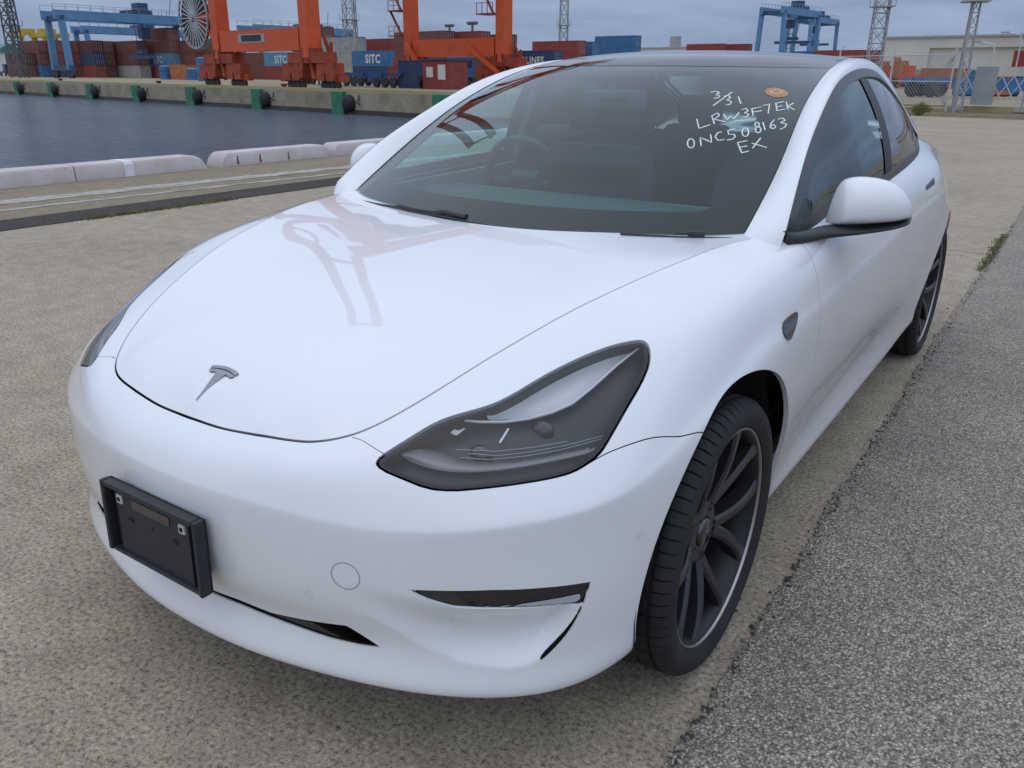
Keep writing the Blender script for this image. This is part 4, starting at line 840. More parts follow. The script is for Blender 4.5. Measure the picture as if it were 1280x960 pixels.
# ---- fog lamps, marker, tow cover, sensors
def patch2(name, s_, off, m, depth=.006, parent=CAR):
    A, T = clip(np.concatenate([VB, NGB.reshape(-1, 3), s_[:, None]], 1), TB, 6); return panel2(name, A, T, m, parent, depth, off=off)
fg = patch2('fog_lamp', s_fog+.0012, -.005, M_GLOSSBLK, .004)
low_ = sdf(FEAT['FOGLOW'], smooth=1); A, T = clip(np.concatenate([VB, NGB.reshape(-1, 3), low_[:, None]], 1), TB, 6)
for o_, sx in zip(fg, (1, -1)):
    A2 = A.copy(); A2[:, 0] *= sx; A2[:, 3] *= sx; panel('fog_reflector', A2, T if sx > 0 else T[:, ::-1], mat('fog_facet', (.42, .43, .45), rough=.3), o_, 0, off=-.0035)
patch2('side_repeater', sdf(FEAT['MARK'], smooth=1), .004, M_GLOSSBLK, .008)
patch2('door_handle', sdf(FEAT['HANDLE']), .002, M_TRIM, .006)
def ring_on_body(name, ij, r, w, m, off=.0006, N=40, fill=None):
    c = on_body([ij])[0]; n = at_grid(NGB, np.array([ij]))[0]; n /= np.linalg.norm(n); u = np.cross(n, [0, 0, 1.]); u /= np.linalg.norm(u); v = np.cross(n, u); V = []
    for i in range(N):
        t = 2*math.pi*i/N; d = u*math.cos(t)+v*math.sin(t)
        for rr in (r-w, r):
            p = c+d*rr; k = np.argmin(((VB-p)**2).sum(1)); h = (VB[k]-p)@NGB.reshape(-1, 3)[k]; V.append(p+NGB.reshape(-1, 3)[k]*(h+off))
    F = [(2*i, 2*i+1, (2*i+3) % (2*N), (2*i+2) % (2*N)) for i in range(N)]; return mesh_obj(name, V, F, m, CAR, smooth=True)
M_GAP = mat('panel_gap', (.10, .105, .115), rough=.7)
def ij_at(p): k = np.argmin(((VB-np.array(p))**2).sum(1)); return IJ[k]
ring_on_body('tow_hook_cover', ij_at((.439, -.775, .486)), .0285, .0011, M_GAP)
M_SENS = mat('sensor_gap', (.55, .57, .60), rough=.5)
for p in ((.36, -.79, .43), (.62, -.68, .41), (.845, -.41, .53)): ring_on_body('parking_sensor', ij_at(p), .0085, .0011, M_SENS, N=20)
# ---- number plate bracket
PB = empty('plate_bracket'); PB.parent = CAR; PB.location = (0, -.872, .467); PB.rotation_euler = (-.031, 0, 0)
w_, h_ = .160, .082
b = MB()
for sx in (-1, 1): b.box((sx*(w_-.006), 0, 0), (.012, .022, 2*h_))
b.box((0, -.0005, h_-.006), (2*w_-.026, .021, .012)); b.box((0, .001, -h_+.004), (2*w_-.026, .018, .008))
b.build('frame', M_BRACKET, PB, bevel=.004)
b = MB(); b.prism([(-.122, -h_+.007), (.122, -h_+.007), (.122, h_-.020), (-.122, h_-.020)], .000, .010, 'y'); bp_ = b.build('back_plate', M_BRACKET, PB, bevel=.002)
b = MB(); b.box((0, .013, 0), (2*w_-.004, .006, 2*h_-.004)); b.build('back_shell', M_VOID, PB)
b = MB(); b.box((.0, -.0005, h_-.033), (.125, .003, .020)); b.build('reflective_strip', mat('brown_strip', (.085, .066, .058), rough=.35, var=.2, vscale=40), PB)
for sx in (-1, 1):
    b = MB(); b.box((sx*.105, -.001, h_-.033), (.019, .006, .019)); pl = b.build('mounting_clip', mat('pale_clip', (.50, .50, .48), rough=.5), PB, bevel=.001)
    b = MB(); b.box((sx*.105, -.0042, h_-.033), (.008, .003, .008)); b.build('bolt_hole', M_VOID, pl)
    b = MB(); b.box((sx*.075, -.0003, .010), (.017, .003, .008)); b.build('slot_hole', M_VOID, bp_, bevel=.001)
b = MB(); b.lathe([(-.001, .003), (.0015, .003)], 12, 'y', (0, 0, .012)); b.build('centre_hole', M_VOID, bp_)
b = MB(); b.box((0, .022, 0), (.24, .03, .13)); b.build('mount', M_VOID, PB)
# ---- hood emblem: arc over a tapering stem
def emblem():
    cx, cy, sc = 0, -.652, .088
    def arc(x, y0, k): return y0-k*x*x
    outer = [(x/20*.5, 0) for x in range(-20, 21)]
    def lay(poly, nm):
        V = []
        for x, y in poly:
            X, Y = x*sc, cy+y*sc*.97; V.append((X, Y, float(HOOD(X, Y))+.0035))
        V += [(x, y, z-.004) for x, y, z in V]; n = len(poly)
        return V, [tuple(range(n))]+[(i, i+n, (i+1) % n+n, (i+1) % n) for i in range(n)]
    b = MB(); X = np.linspace(-.49, .49, 25)
    top = [(x, -.00-.30*x*x) for x in X]; bot = [(x*.93, -.085-.30*x*x) for x in X[::-1]]
    b.add(*lay(top+bot, 't'))
    Y = [(-.455, -.205), (-.40, -.165)]
    st = [(-.45, -.205)]+[(x, -.118-.27*x*x) for x in np.linspace(-.42, .42, 17)]+[(.45, -.205), (.36, -.25), (.26, -.225), (.17, -.222), (.145, -.27), (0, -.98), (-.145, -.27), (-.17, -.222), (-.26, -.225), (-.36, -.25)]
    V, F = lay(st, 's'); b.add(V, F)
    o = b.build('emblem', M_CHROME, HOOD_O, fix=True)
    return o
emblem()
# ---- windscreen: chalk writing, sticker, wipers
def ws_pt(st, off=0.0):
    st = np.asarray(st, float); s, t = st[:, 0], st[:, 1]; P = top_shell(s, t); e = 1e-3
    du = top_shell(s+e, t)-top_shell(s-e, t); dv_ = top_shell(s, t+e)-top_shell(s, t-e); n = np.cross(du, dv_); n /= np.linalg.norm(n, axis=1, keepdims=True); n[n[:, 2] < 0] *= -1
    return P+n*off
b = MB()
for p in FEAT['CHALK']:
    q = densify(p, False, 3); w = .0026*(.8+.35*np.random.RandomState(len(p)*7+int(p[0][0]*1000)).rand(len(q))); b.tube(ws_pt(q, .0006), list(w*.8), 5)
b.build('chalk_writing', M_CHALK, WSO)
def flat_on_ws(name, st, off, m, parent):
    P = ws_pt(st, off); c = P.mean(0); c = ws_pt([np.mean(st, 0)], off)[0]; n = len(P); return mesh_obj(name, list(P)+[c], [(i, (i+1) % n, n) for i in range(n)], m, parent, smooth=True)
stk = flat_on_ws('sticker', FEAT['STICKER'], -.0012 if False else .0008, M_ORANGE, WSO)
b = MB()
for p in FEAT['STICKIN']: b.tube(ws_pt(densify(p, False, 2), .0012), .0022, 5)
b.build('sticker_print', mat('pale_print', (.62, .50, .36), rough=.6), stk)
for blade, head in (('WIPA', 'WIPAH'), ('WIPB', 'WIPBH')):
    w = empty('wiper'); w.parent = CAR
    b = MB(); q = densify(FEAT[blade], False, 8); b.tube(ws_pt(q, .008), .0055, 6); b.tube(ws_pt(q, .002), .003, 4); b.build('blade', M_BLACK, w)
    b = MB(); q = densify(FEAT[head], False, 6); n = len(q); b.tube(ws_pt(q, .016), [.004]*(n//2)+[.009]*(n-n//2), 8); b.build('arm', M_BLACK, w)
# ---- door mirrors
def mirror():
    """housing lofted from the inner end to the outer tip; flat underside, rounded top, bulging front"""
    K, n = 30, 40; V = []; u = np.array([.757, .653]); f = np.array([.653, -.757])
    A_ = [0, .03, .10, .22, .40, .60, .78, .90, .97, 1.0]
    ZT = nspline(A_, [.012, .050, .100, .121, .122, .113, .095, .068, .036, .010]); DF = nspline(A_, [.012, .042, .066, .080, .085, .080, .066, .046, .024, .006]); ZB = nspline(A_, [.004, .002, 0, 0, 0, 0, .001, .004, .008, .011])
    for k in range(K):
        a = (1-math.cos(math.pi*k/(K-1)))/2; zt = float(ZT(a)[0]); df = float(DF(a)[0]); zb = float(ZB(a)[0]); dr = .05*min(1, 4*a+.2)*min(1, (1-a)*5+.1)
        c = np.array([.843, .702])+u*.237*a
        for i in range(n):
            t = 2*math.pi*i/n; ct, st = math.cos(t), math.sin(t); ex = 2/2.7
            q = math.copysign(abs(ct)**ex, ct); z = math.copysign(abs(st)**ex, st)
            dd = q*(df if q > 0 else dr); zz = zb+(zt-zb)*(.30+.70*z if z > 0 else .30+.30*z); dd *= 1-.25*max(0, z)**2*(q > 0)
            V.append((*(c+f*dd), .962+.012*a+zz))
    F = [(k*n+i, k*n+(i+1) % n, (k+1)*n+(i+1) % n, (k+1)*n+i) for k in range(K-1) for i in range(n)]+[tuple(range(n))[::-1], tuple(range((K-1)*n, K*n))]
    return np.array(V), [g[::-1] for g in F]
MV, MF = mirror()
for sx in (1, -1):
    mr = empty('door_mirror'); mr.parent = CAR; S_ = np.array([sx, 1, 1])
    o = mesh_obj('mirror_cap', MV*S_, MF if sx > 0 else [f[::-1] for f in MF], M_PAINT, mr, smooth=True)
    b = MB(); path = [(.800, .470, .950), (.815, .52, .946), (.838, .59, .948), (.870, .675, .950), (.925, .755, .953), (.98, .815, .961), (1.024, .862, .978)]
    pts = nspline(np.linspace(0, 1, 7), path)(np.linspace(0, 1, 22)); r1 = np.interp(np.linspace(0, 1, 22), [0, .3, .6, .9, 1], [.034, .027, .019, .015, .003]); PV = []
    for k in range(22):
        d = pts[min(k+1, 21)]-pts[max(k-1, 0)]; d /= np.linalg.norm(d); u = np.cross(d, [0, 0, 1.]); u /= np.linalg.norm(u); wd = np.interp(k/21, [0, .35, .55, .9, 1], [.014, .026, .060, .050, .01])
        for t in range(12): a = 2*math.pi*t/12; PV.append((pts[k]+u*wd*math.cos(a)*(1 if math.cos(a) > 0 else 1)+np.array([0, 0, r1[k]*.62*math.sin(a)]))*S_)
    b.add(PV, [(k*12+t, k*12+(t+1) % 12, (k+1)*12+(t+1) % 12, (k+1)*12+t) for k in range(21) for t in range(12)]+[tuple(range(12)), tuple(range(21*12, 22*12))]); b.build('mirror_arm', M_BLACK, mr, smooth=True)
    b = MB(); b.prism([(.60, .990), (.93, 1.045), (.90, .99), (.60, .965)] if False else [(.47, .962), (.66, .968), (.66, 1.085), (.60, 1.055)], 0, .006, 'x'); o = b.build('mirror_sail', M_BLACK, mr); o.location = (sx*.772, 0, 0)
    b = MB(); gl = [(.078*math.cos(t)*(1), .050*math.sin(t)) for t in np.linspace(0, 2*math.pi, 24, endpoint=False)]; b.prism(gl, 0, .003, 'y'); g = b.build('mirror_glass', M_CHROME, mr); g.location = (sx*.925, .845, 1.018); g.rotation_euler = (0, 0, sx*.45)
# ---- interior
b = MB(); prof = [(.30, .70), (.36, .88), (.50, .925), (.78, .955), (.90, .945), (.96, .90), (.98, .70)]
V = []; xs = np.linspace(-.70, .70, 21)
for x in xs: V += [(x, y+.10*(abs(x)/.7)**3, z-.02*(abs(x)/.7)**2) for y, z in prof]
b.add(V, [(i*7+k, (i+1)*7+k, (i+1)*7+k+1, i*7+k+1) for i in range(20) for k in range(6)]); b.build('dashboard', mat('pale_dash', (.10, .103, .10), rough=.75), CAR, smooth=True)
b = MB(); b.box((0, .915, .930), (1.25, .02, .025)); b.build('dash_trim', M_INTW, CAR, bevel=.004)
b = MB(); b.box((-.02, .93, 1.01), (.36, .012, .22)); o = b.build('touch_screen', M_GLOSSBLK, CAR, bevel=.004)
sw = empty('steering_wheel'); sw.parent = CAR; sw.location = (-.36, 1.05, .955); sw.rotation_euler = (math.radians(-65), 0, 0)
b = MB(); b.tube([(.178*math.cos(t), .178*math.sin(t), 0) for t in np.linspace(0, 2*math.pi, 41)], .015, 10, cap=False); b.build('rim', M_TRIM, sw, smooth=True)
b = MB(); b.box((0, 0, -.02), (.12, .10, .05)); b.box((.10, 0, -.015), (.13, .04, .02)); b.box((-.10, 0, -.015), (.13, .04, .02)); b.build('spokes', M_INT, sw, bevel=.01)
M_INTW2 = mat('pale_headliner', (.30, .30, .29), rough=.9)
def seat(x, y, parent):
    st = empty('seat'); st.parent = parent
    b = MB(); b.box((x, y, .50), (.50, .52, .16)); b.build('seat_cushion', M_SEAT, st, bevel=.05)
    b = MB(); b.add([(x+sx*w, y+.20+dy+sy*.055, z) for z, w, dy in ((.52, .235, 0), (.75, .25, .05), (.98, .23, .11), (1.10, .16, .14)) for sx, sy in ((-1, -1), (1, -1), (1, 1), (-1, 1))], [(4*k+i, 4*k+(i+1) % 4, 4*k+4+(i+1) % 4, 4*k+4+i) for k in range(3) for i in range(4)]+[(3, 2, 1, 0), (12, 13, 14, 15)]); b.build('seat_back', M_SEAT, st, bevel=.03)
    b = MB(); b.box((x, y+.36, 1.17), (.24, .09, .15)); b.build('headrest', M_SEAT, st, bevel=.035)
for x in (-.37, .37): seat(x, 1.45, CAR)
for x in (-.36, .36): seat(x, 2.35, CAR)
b = MB(); b.box((0, 2.62, .82), (1.30, .14, .50)); b.build('rear_bench', M_SEAT, CAR, bevel=.04)
# headliner ring around the glass: inside face of pillars and rails
def liner_in(s, t):
    P = cant(s, t); P[..., 2] -= .03; P[..., 0] -= .015; return P
G, n = grid_surface(liner_in, np.linspace(-.02, .98, 8), np.linspace(-.05, 2.8, 60)); strip('pillar_lining', G, n, M_INTW, both=True, flip=True)
b = MB(); V = [tuple(p) for p in SG[::4, :, :].reshape(-1, 3)]
for sx in (1, -1):
    b = MB(); b.add([(sx*(x), y, z) for x, y, z in ((.80, 1.545, .97), (.80, 1.645, .97), (.655, 1.64, 1.335), (.655, 1.54, 1.335), (.76, 1.545, .97), (.76, 1.645, .97), (.625, 1.64, 1.335), (.625, 1.54, 1.335))], [(0, 1, 2, 3), (7, 6, 5, 4), (0, 4, 5, 1), (1, 5, 6, 2), (2, 6, 7, 3), (3, 7, 4, 0)]); b.build('centre_pillar', M_INT, CAR)
    b = MB(); b.add([(sx*x, y, z) for x, y, z in ((.775, .55, .5), (.775, 2.6, .5), (.775, 2.6, 1.0), (.775, .55, .945), (.70, .55, .5), (.70, 2.6, .5), (.745, 2.6, 1.0), (.745, .55, .945))], [(0, 1, 2, 3), (7, 6, 5, 4), (3, 2, 6, 7), (0, 3, 7, 4), (1, 5, 6, 2)]); b.build('door_lining', M_INTW, CAR)
rm = empty('rear_view_mirror'); rm.parent = CAR
b = MB(); b.box((0, 1.03, 1.262), (.24, .03, .065), rz=0); b.build('mirror_body', M_INT, rm, bevel=.012)
b = MB(); b.bar((0, 1.01, 1.28), (0, 1.01, 1.31), .02); b.build('mirror_stalk', M_INT, rm)
b = MB(); b.box((0, .985, 1.278), (.11, .10, .02)); o = b.build('camera_housing', M_INT, rm, bevel=.004); 
b = MB(); b.box((0, 1.5, .36), (1.5, 2.6, .03)); b.build('cabin_floor', M_INT, CAR)

# ---------------------------------------------------------------- across the basin
M_ORANGE_P = mat('orange_crane_paint', (.62, .085, .014), rough=.5, var=.12, vscale=.6)
M_ORANGE_D = mat('dirty_orange_paint', (.30, .045, .015), rough=.6, var=.35, vscale=1.2)
M_BLUE_P = mat('blue_crane_paint', (.10, .24, .42), rough=.5, var=.15, vscale=.5)
M_BLUE_D = mat('dark_blue_paint', (.03, .07, .15), rough=.55, var=.2, vscale=1)
M_TRUCKBLUE = mat('truck_blue', (.025, .08, .22), rough=.45, var=.2, vscale=1)
M_YELLOW = mat('yellow_paint', (.50, .36, .045), rough=.6, var=.25, vscale=1.5)
M_STEEL = mat('galvanised_steel', (.36, .37, .38), rough=.5, metal=.3, var=.12, vscale=2)
M_DARK = mat('dark_machinery', (.03, .032, .035), rough=.6)
M_WHITE = mat('white_panel', (.62, .62, .60), rough=.6, var=.06, vscale=.4)
M_CREAM = mat('cream_cladding', (.60, .58, .51), rough=.7, var=.07, vscale=.15)
M_GREEN = mat('green_fender_panel', (.025, .16, .085), rough=.65, var=.35, vscale=1.3)
M_RUBBER = mat('fender_rubber', (.02, .02, .022), rough=.8)
CC = {'brown': (.175, .060, .045), 'red': (.26, .045, .035), 'maroon': (.12, .035, .035), 'navy': (.028, .055, .13), 'blue': (.045, .15, .32), 'light blue': (.10, .26, .38), 'grey': (.33, .33, .31), 'pale beige': (.40, .38, .32), 'pink': (.40, .14, .16), 'teal': (.06, .19, .19), 'orange': (.42, .14, .045)}
CM = {k: mat('container_'+k.replace(' ', '_'), c, rough=.55, var=.22, vscale=.9) for k, c in CC.items()}
def container_mesh(Lc, m, key):
    """long axis = x (0..L), corrugated walls, corner posts, door leaf with lock rods on the x=0 end"""
    W, H = 2.44, 2.59; b = MB(); n = int(Lc/.28)
    for side in (0, 1):
        V = []; y = 0 if side == 0 else W; s = 1 if side == 0 else -1
        for i in range(n*4+1):
            x = .12+(Lc-.24)*i/(n*4); d = (0, 0, .045, .045)[i % 4]; V += [(x, y+s*(.03+d), .16), (x, y+s*(.03+d), H-.10)]
        b.add(V, [(2*i, 2*i+2, 2*i+3, 2*i+1) for i in range(n*4)])
    b.add([(.02, .02, H-.04), (Lc-.02, .02, H-.04), (Lc-.02, W-.02, H-.04), (.02, W-.02, H-.04), (.02, .02, .14), (Lc-.02, .02, .14), (Lc-.02, W-.02, .14), (.02, W-.02, .14)], [(0, 1, 2, 3), (7, 6, 5, 4)])
    for x in (0, Lc-.12):
        for y in (0, W-.12): b.box((x+.06, y+.06, H/2), (.12, .12, H))
    for y in (.04, W-.04):
        b.box((Lc/2, y, .08), (Lc-.24, .08, .15)); b.box((Lc/2, y, H-.05), (Lc-.24, .08, .095))
    b.box((Lc-.07, W/2, H/2), (.06, W-.24, H-.2)); b.box((.05, W/2, .08), (.09, W-.24, .15)); b.box((.05, W/2, H-.05), (.09, W-.24, .095))
    for k in (0, 1):
        b.box((.07, .12+(W-.24)*(k+.5)/2, H/2), (.05, (W-.27)/2, H-.32))
    b.mi = 1
    for y in (.45, .95, 1.49, 1.99): b.bar((.03, y, .18), (.03, y, H-.12), .05); b.box((.02, y, .8), (.03, .22, .08)); b.box((.02, y, 2.0), (.03, .16, .08))
    o = b.build('shipping_container', None, mats=[m, M_STEEL], fix=False); me = o.data; bpy.data.objects.remove(o); return me
CMESH = {}
def container(color, s, w, z, label, L40=True, text=None, tcol=None, rz=None, xy=None):
    key = (color, L40)
    if key not in CMESH: CMESH[key] = container_mesh(12.19 if L40 else 6.06, CM[color], key)
    o = bpy.data.objects.new('shipping_container', CMESH[key]); link(o); p = xy or Q(s, w)
    o.location = (p[0], p[1], z); o.rotation_euler = (0, 0, QROT if rz is None else rz); tag(o, label, 'container', 'shipping containers stacked in the yard')
    if text:
        me = text_mesh(text, 2.0 if len(text) < 6 else 1.5); t = bpy.data.objects.new('lettering', me); link(t, o); me.materials.append(M_WHITE)
        # side y = 2.44 is the one seen from the water for QROT near 172 degrees
        w_ = max(v.co.x for v in me.vertices); t.location = (6.1+w_/2, 2.44+.03, .55); t.rotation_euler = (math.pi/2, 0, math.pi)
    return o
def text_mesh(txt, size, ext=.0):
    cu = bpy.data.curves.new('lettering', 'FONT'); cu.body = txt; cu.size = size; cu.extrude = ext; cu.space_character = 1.1; cu.offset = .035*size; cu.resolution_u = 3
    o = bpy.data.objects.new('tmp', cu); COL.objects.link(o); bpy.context.view_layer.update(); dg = bpy.context.evaluated_depsgraph_get(); me = bpy.data.meshes.new_from_object(o.evaluated_get(dg)); bpy.data.objects.remove(o); return me
STACK_DEBUG = False
TW = {1: ['single'], 2: ['bottom', 'top'], 3: ['bottom', 'middle', 'top'], 4: ['bottom', 'second', 'third', 'top'], 5: ['bottom', 'second', 'third', 'fourth', 'top'], 6: ['bottom', 'second', 'third', 'fourth', 'fifth', 'top'], 7: ['bottom', 'second', 'third', 'fourth', 'fifth', 'sixth', 'top']}
def stack(u, v, D, tiers, where, L40=True, texts={}):
    p_ = pz(u, 93, D); g_ = np.array([p_.x, p_.y])-QO; s, w = float(g_@QD), float(g_@QN); top = pz(u, v, D).z; n = max(1, round(top/2.59)); cut_ = len(tiers)-n
    if STACK_DEBUG: print('stack', u, w, round(dep(Q(s, w))), len(tiers), round(top/2.59, 2))
    if cut_ > 0: tiers = tiers[cut_:]; texts = {k-cut_: t for k, t in texts.items()}
    elif cut_ < 0: tiers = (['maroon', 'brown', 'red']*3)[:-cut_]+tiers; texts = {k-cut_: t for k, t in texts.items()}
    for k, c in enumerate(tiers):
        t = TW[len(tiers)][k]; lab = f'{c} container, {t} of the stack {where}' if len(tiers) > 1 else f'{c} container {where}'
        container(c, s, w+2.44, k*2.59, lab, L40, texts.get(k))
# near corner column, metres inland, colours bottom to top, where
STACKS = [
 (34, 61, 200, ['brown', 'brown', 'maroon'], 'behind the leftmost lattice tower', {}),
 (54, 51, 200, ['brown', 'blue', 'brown', 'brown'], 'just right of the leftmost lattice tower', {}),
 (76, 50, 198, ['brown', 'navy', 'brown', 'brown'], 'behind the left leg of the blue yard crane', {}),
 (97, 53, 200, ['red', 'brown', 'red', 'brown'], 'between the two left legs of the blue crane', {}),
 (121, 55, 196, ['red', 'red', 'navy', 'maroon'], 'right of the blue crane legs', {}),
 (134, 46, 200, ['navy', 'brown', 'brown', 'brown'], 'under the blue crane hoist', {}),
 (146, 54, 205, ['brown', 'maroon', 'brown'], 'under the right part of the blue girder', {}),
 (176, 44, 195, ['pale beige', 'pale beige', 'brown', 'brown'], 'with the two beige boxes', {}),
 (216, 41, 193, ['pink', 'light blue', 'brown', 'brown'], 'with the pink box at its foot', {1: 'SITC'}),
 (247, 56, 190, ['brown', 'brown', 'brown'], 'below the cable reel', {}),
 (288, 57, 185, ['maroon', 'brown', 'brown'], 'behind the left orange leg', {}),
 (334, 71, 180, ['brown', 'brown'], 'seen below the orange sill beam', {}),
 (374, 69, 172, ['red', 'light blue'], 'under the orange sill beam beside the right bogie', {1: 'SITC'}),
 (409, 32, 185, ['brown', 'brown', 'brown', 'brown', 'brown'], 'behind the second orange leg', {}),
 (427, 50, 170, ['grey', 'maroon', 'light blue', 'brown'], 'between the second orange leg and the grey column', {}),
 (447, 52, 165, ['pale beige', 'pale beige', 'grey', 'grey'], 'below the second lattice tower', {}),
 (494, 71, 155, ['navy', 'blue'], 'behind the blue trailers', {1: 'SITC'}),
 (493, 51, 172, ['maroon', 'brown', 'red', 'red'], 'left of the third orange leg', {}),
 (556, 39, 140, ['brown', 'maroon', 'brown', 'brown'], 'between the rear orange legs', {}),
 (600, 40, 140, ['red', 'brown', 'brown', 'red'], 'just left of the last orange leg', {}),
 (634, 44, 150, ['maroon', 'red', 'brown', 'brown'], 'right behind the last orange leg', {}),
 (692, 53, 146, ['grey', 'pale beige', 'navy'], 'with the navy lettered box on top', {2: 'SINOLINES'}),
 (722, 55, 175, ['maroon', 'red', 'red'], 'right of the navy lettered box', {}),
 (739, 57, 180, ['navy', 'blue', 'blue'], 'by the third lattice tower', {}),
 (792, 41, 212, ['red', 'brown', 'navy', 'blue', 'blue'], 'rising above the windscreen top edge', {}),
 (900, 56, 260, ['brown', 'brown', 'maroon', 'brown', 'red'], 'far behind the roof, left of the right blue crane', {}),
 (932, 57, 260, ['brown', 'maroon', 'red', 'brown', 'red'], 'far behind the roof at the blue crane foot', {}),
 (1042, 62, 230, ['brown', 'red', 'navy', 'blue'], 'right of the far blue crane', {}),
 (1073, 64, 220, ['red', 'brown', 'maroon', 'red'], 'left of the fourth lattice tower', {}),
 (1102, 66, 220, ['brown', 'red', 'maroon', 'red'], 'behind the fourth lattice tower', {}),
]
for u, v, w, t, wh, tx in STACKS: stack(u, v, w, t, wh, True, tx)

# ---- vehicles and plant under the crane
def wheel_at(parent, c, r, w=.32):
    key = ('w', r, w)
    if key not in CMESH:
        b = MB(); b.lathe([(-w/2, .001), (-w/2, r*.5), (-w/2, r*.9), (-w*.4, r), (w*.4, r), (w/2, r*.9), (w/2, r*.5), (w/2, .001)], 16, 'y'); o = b.build('wheel', M_DARK); CMESH[key] = o.data; bpy.data.objects.remove(o)
    o = bpy.data.objects.new('wheel', CMESH[key]); link(o, parent); o.location = c
def wheelset(parent, xs, y0, y1, r=.5, z=.5):
    for x in xs:
        for y in (y0, y1): wheel_at(parent, (x, y, z), r)
# ---- far quay furniture
def along_box(b, s0, s1, w0, w1, z0, z1):
    P = [Q(s, w, z) for z in (z0, z1) for s, w in ((s0, w0), (s1, w0), (s1, w1), (s0, w1))]; b.add(P, [(3, 2, 1, 0), (4, 5, 6, 7), (0, 1, 5, 4), (1, 2, 6, 5), (2, 3, 7, 6), (3, 0, 4, 7)])
qw = empty('quay_wall', Q(0, 0), 0, 'stained concrete quay wall across the water carrying the orange crane', 'quay wall')
b = MB(); along_box(b, -.0, 420, -.35, -.012, -2.6, .0); o = b.build('wall_face', M_QUAY)
o.parent = qw; o.matrix_parent_inverse = Matrix.Translation(-Vector(Q(0, 0)))
b = MB()
for k in range(-1, 24): along_box(b, 3+k*17.4, 3+k*17.4+16.9, -.34, -.02, .0, .24)
o = b.build('yellow_kerb', mat('faded_yellow', (.40, .31, .075), rough=.7, var=.45, vscale=.25, var_col=(.40, .36, .24))); o.parent = qw; o.matrix_parent_inverse = Matrix.Translation(-Vector(Q(0, 0)))
b = MB(); along_box(b, 0, 420, -.36, -.345, -2.6, -1.25); o = b.build('wet_band', mat('wet_concrete', (.045, .042, .034), rough=.5, var=.3, vscale=.6)); o.parent = qw; o.matrix_parent_inverse = Matrix.Translation(-Vector(Q(0, 0)))
FW = ['nearest to the car roof', 'left of the red bollard by the windscreen', 'below the right orange bogie', 'below the left orange bogie', 'under the blue drums', 'under the pink container', 'under the red and navy stack', 'below the blue yard crane leg', 'leftmost but one', 'at the far left picture edge']
for k, wd in enumerate(FW):
    s = 27.2+11.55*(k-0)-11.5*0
    fr = empty('quay_fender', Q(s, -.35), QROT, f'green fender panel with black rubber buffer, {wd}', 'fender', 'rubber fenders on the far quay wall')
    b = MB(); b.box((-1.15, .16, -.86), (1.5, .30, 1.80)); b.build('panel', M_GREEN, fr, bevel=.04)
    b = MB(); b.lathe([(.0, .62), (.25, .60), (.48, .50), (.56, .32), (.56, .001)], 20, 'y', (-2.45, 0, -.80)); b.build('buffer', M_RUBBER, fr, smooth=True)
    b = MB(); b.tube([(-3.5, .02, -.2), (-3.6, .10, -.5), (-3.3, .12, -.7), (-3.75, .12, -.85)], .05, 5); b.build('chain_hook', M_RUBBER, fr)
for s, wd in ((19.0, 'by the windscreen edge'), (47.5, 'below the orange sill beam'), (70.5, 'left of the cable reel'), (96.5, 'beside the far green fender')):
    bo = empty('bollard', Q(s, 1.2), 0, f'small dark red mooring bollard on the quay {wd}', 'bollard', 'mooring bollards on the far quay')
    b = MB(); b.lathe([(0, .24), (.3, .20), (.38, .30), (.46, .30), (.50, .001)], 12, 'z'); b.build('post', mat('bollard_red', (.20, .04, .03), rough=.6), bo); b = MB(); b.box((0, 0, .03), (.7, .7, .06)); b.build('base', M_DARK, bo)

# ---- the orange ship-to-shore crane: legs at s 48.6 and 63.8 on rails 5 m and 30 m inland
CR = empty('gantry_crane', Q(56.2, 17.5), QROT, 'orange ship-to-shore gantry crane standing on the far quay with a cable reel', 'crane')
SA, SB, WA, WB = 48.6-56.2, 63.8-56.2, -12.5, 12.5           # local x along the quay (to the left), local y: -n
def cl(s, w, z): return (s, -w, z)
HT = 34
for s in (SA, SB):
    for w in (WA, WB):
        b = MB(); b.bar(cl(s, w, 2.6), cl(s, w, HT), 1.2, 1.4); o = b.build('leg', M_ORANGE_P, CR)
        g = MB()
        for k in (-1, 1): g.prism([(s+k*1.0-.25, 0.9), (s+k*1.0+.25, .9), (s+k*.7, 3.4), (s+k*.2, 3.4)], -w-.7, -w+.7, 'y')
        g.box((s, -w, 2.6), (5.6, 1.3, .9)); g.box((s-2.6, -w, 1.7), (2.6, 1.1, .9)); g.box((s+2.6, -w, 1.7), (2.6, 1.1, .9))
        for k in (-3.3, -1.9, 1.9, 3.3): g.box((s+k, -w, 1.05), (1.15, 1.2, .7))
        g.box((s+4.4, -w, .9), (.8, .6, .6)); g.box((s-4.4, -w, .9), (.8, .6, .6)); g.bar((s-2.2, -w-.9, 1.2), (s-.8, -w-.9, 4.4), .25); g.bar((s+2.2, -w-.9, 1.2), (s+.8, -w-.9, 4.4), .25); g.bar((s-1.6, -w-1.0, 1.0), (s-1.6, -w-1.0, 3.9), .2); g.bar((s+1.7, -w-1.0, .6), (s+1.7, -w-1.0, 3.4), .3)
        g.build('bogie', M_ORANGE_D, CR)
        for k in (-3.65, -2.95, -2.25, -1.55, 1.55, 2.25, 2.95, 3.65): wheel_at(CR, (s+k, -w, .36), .36, .24)
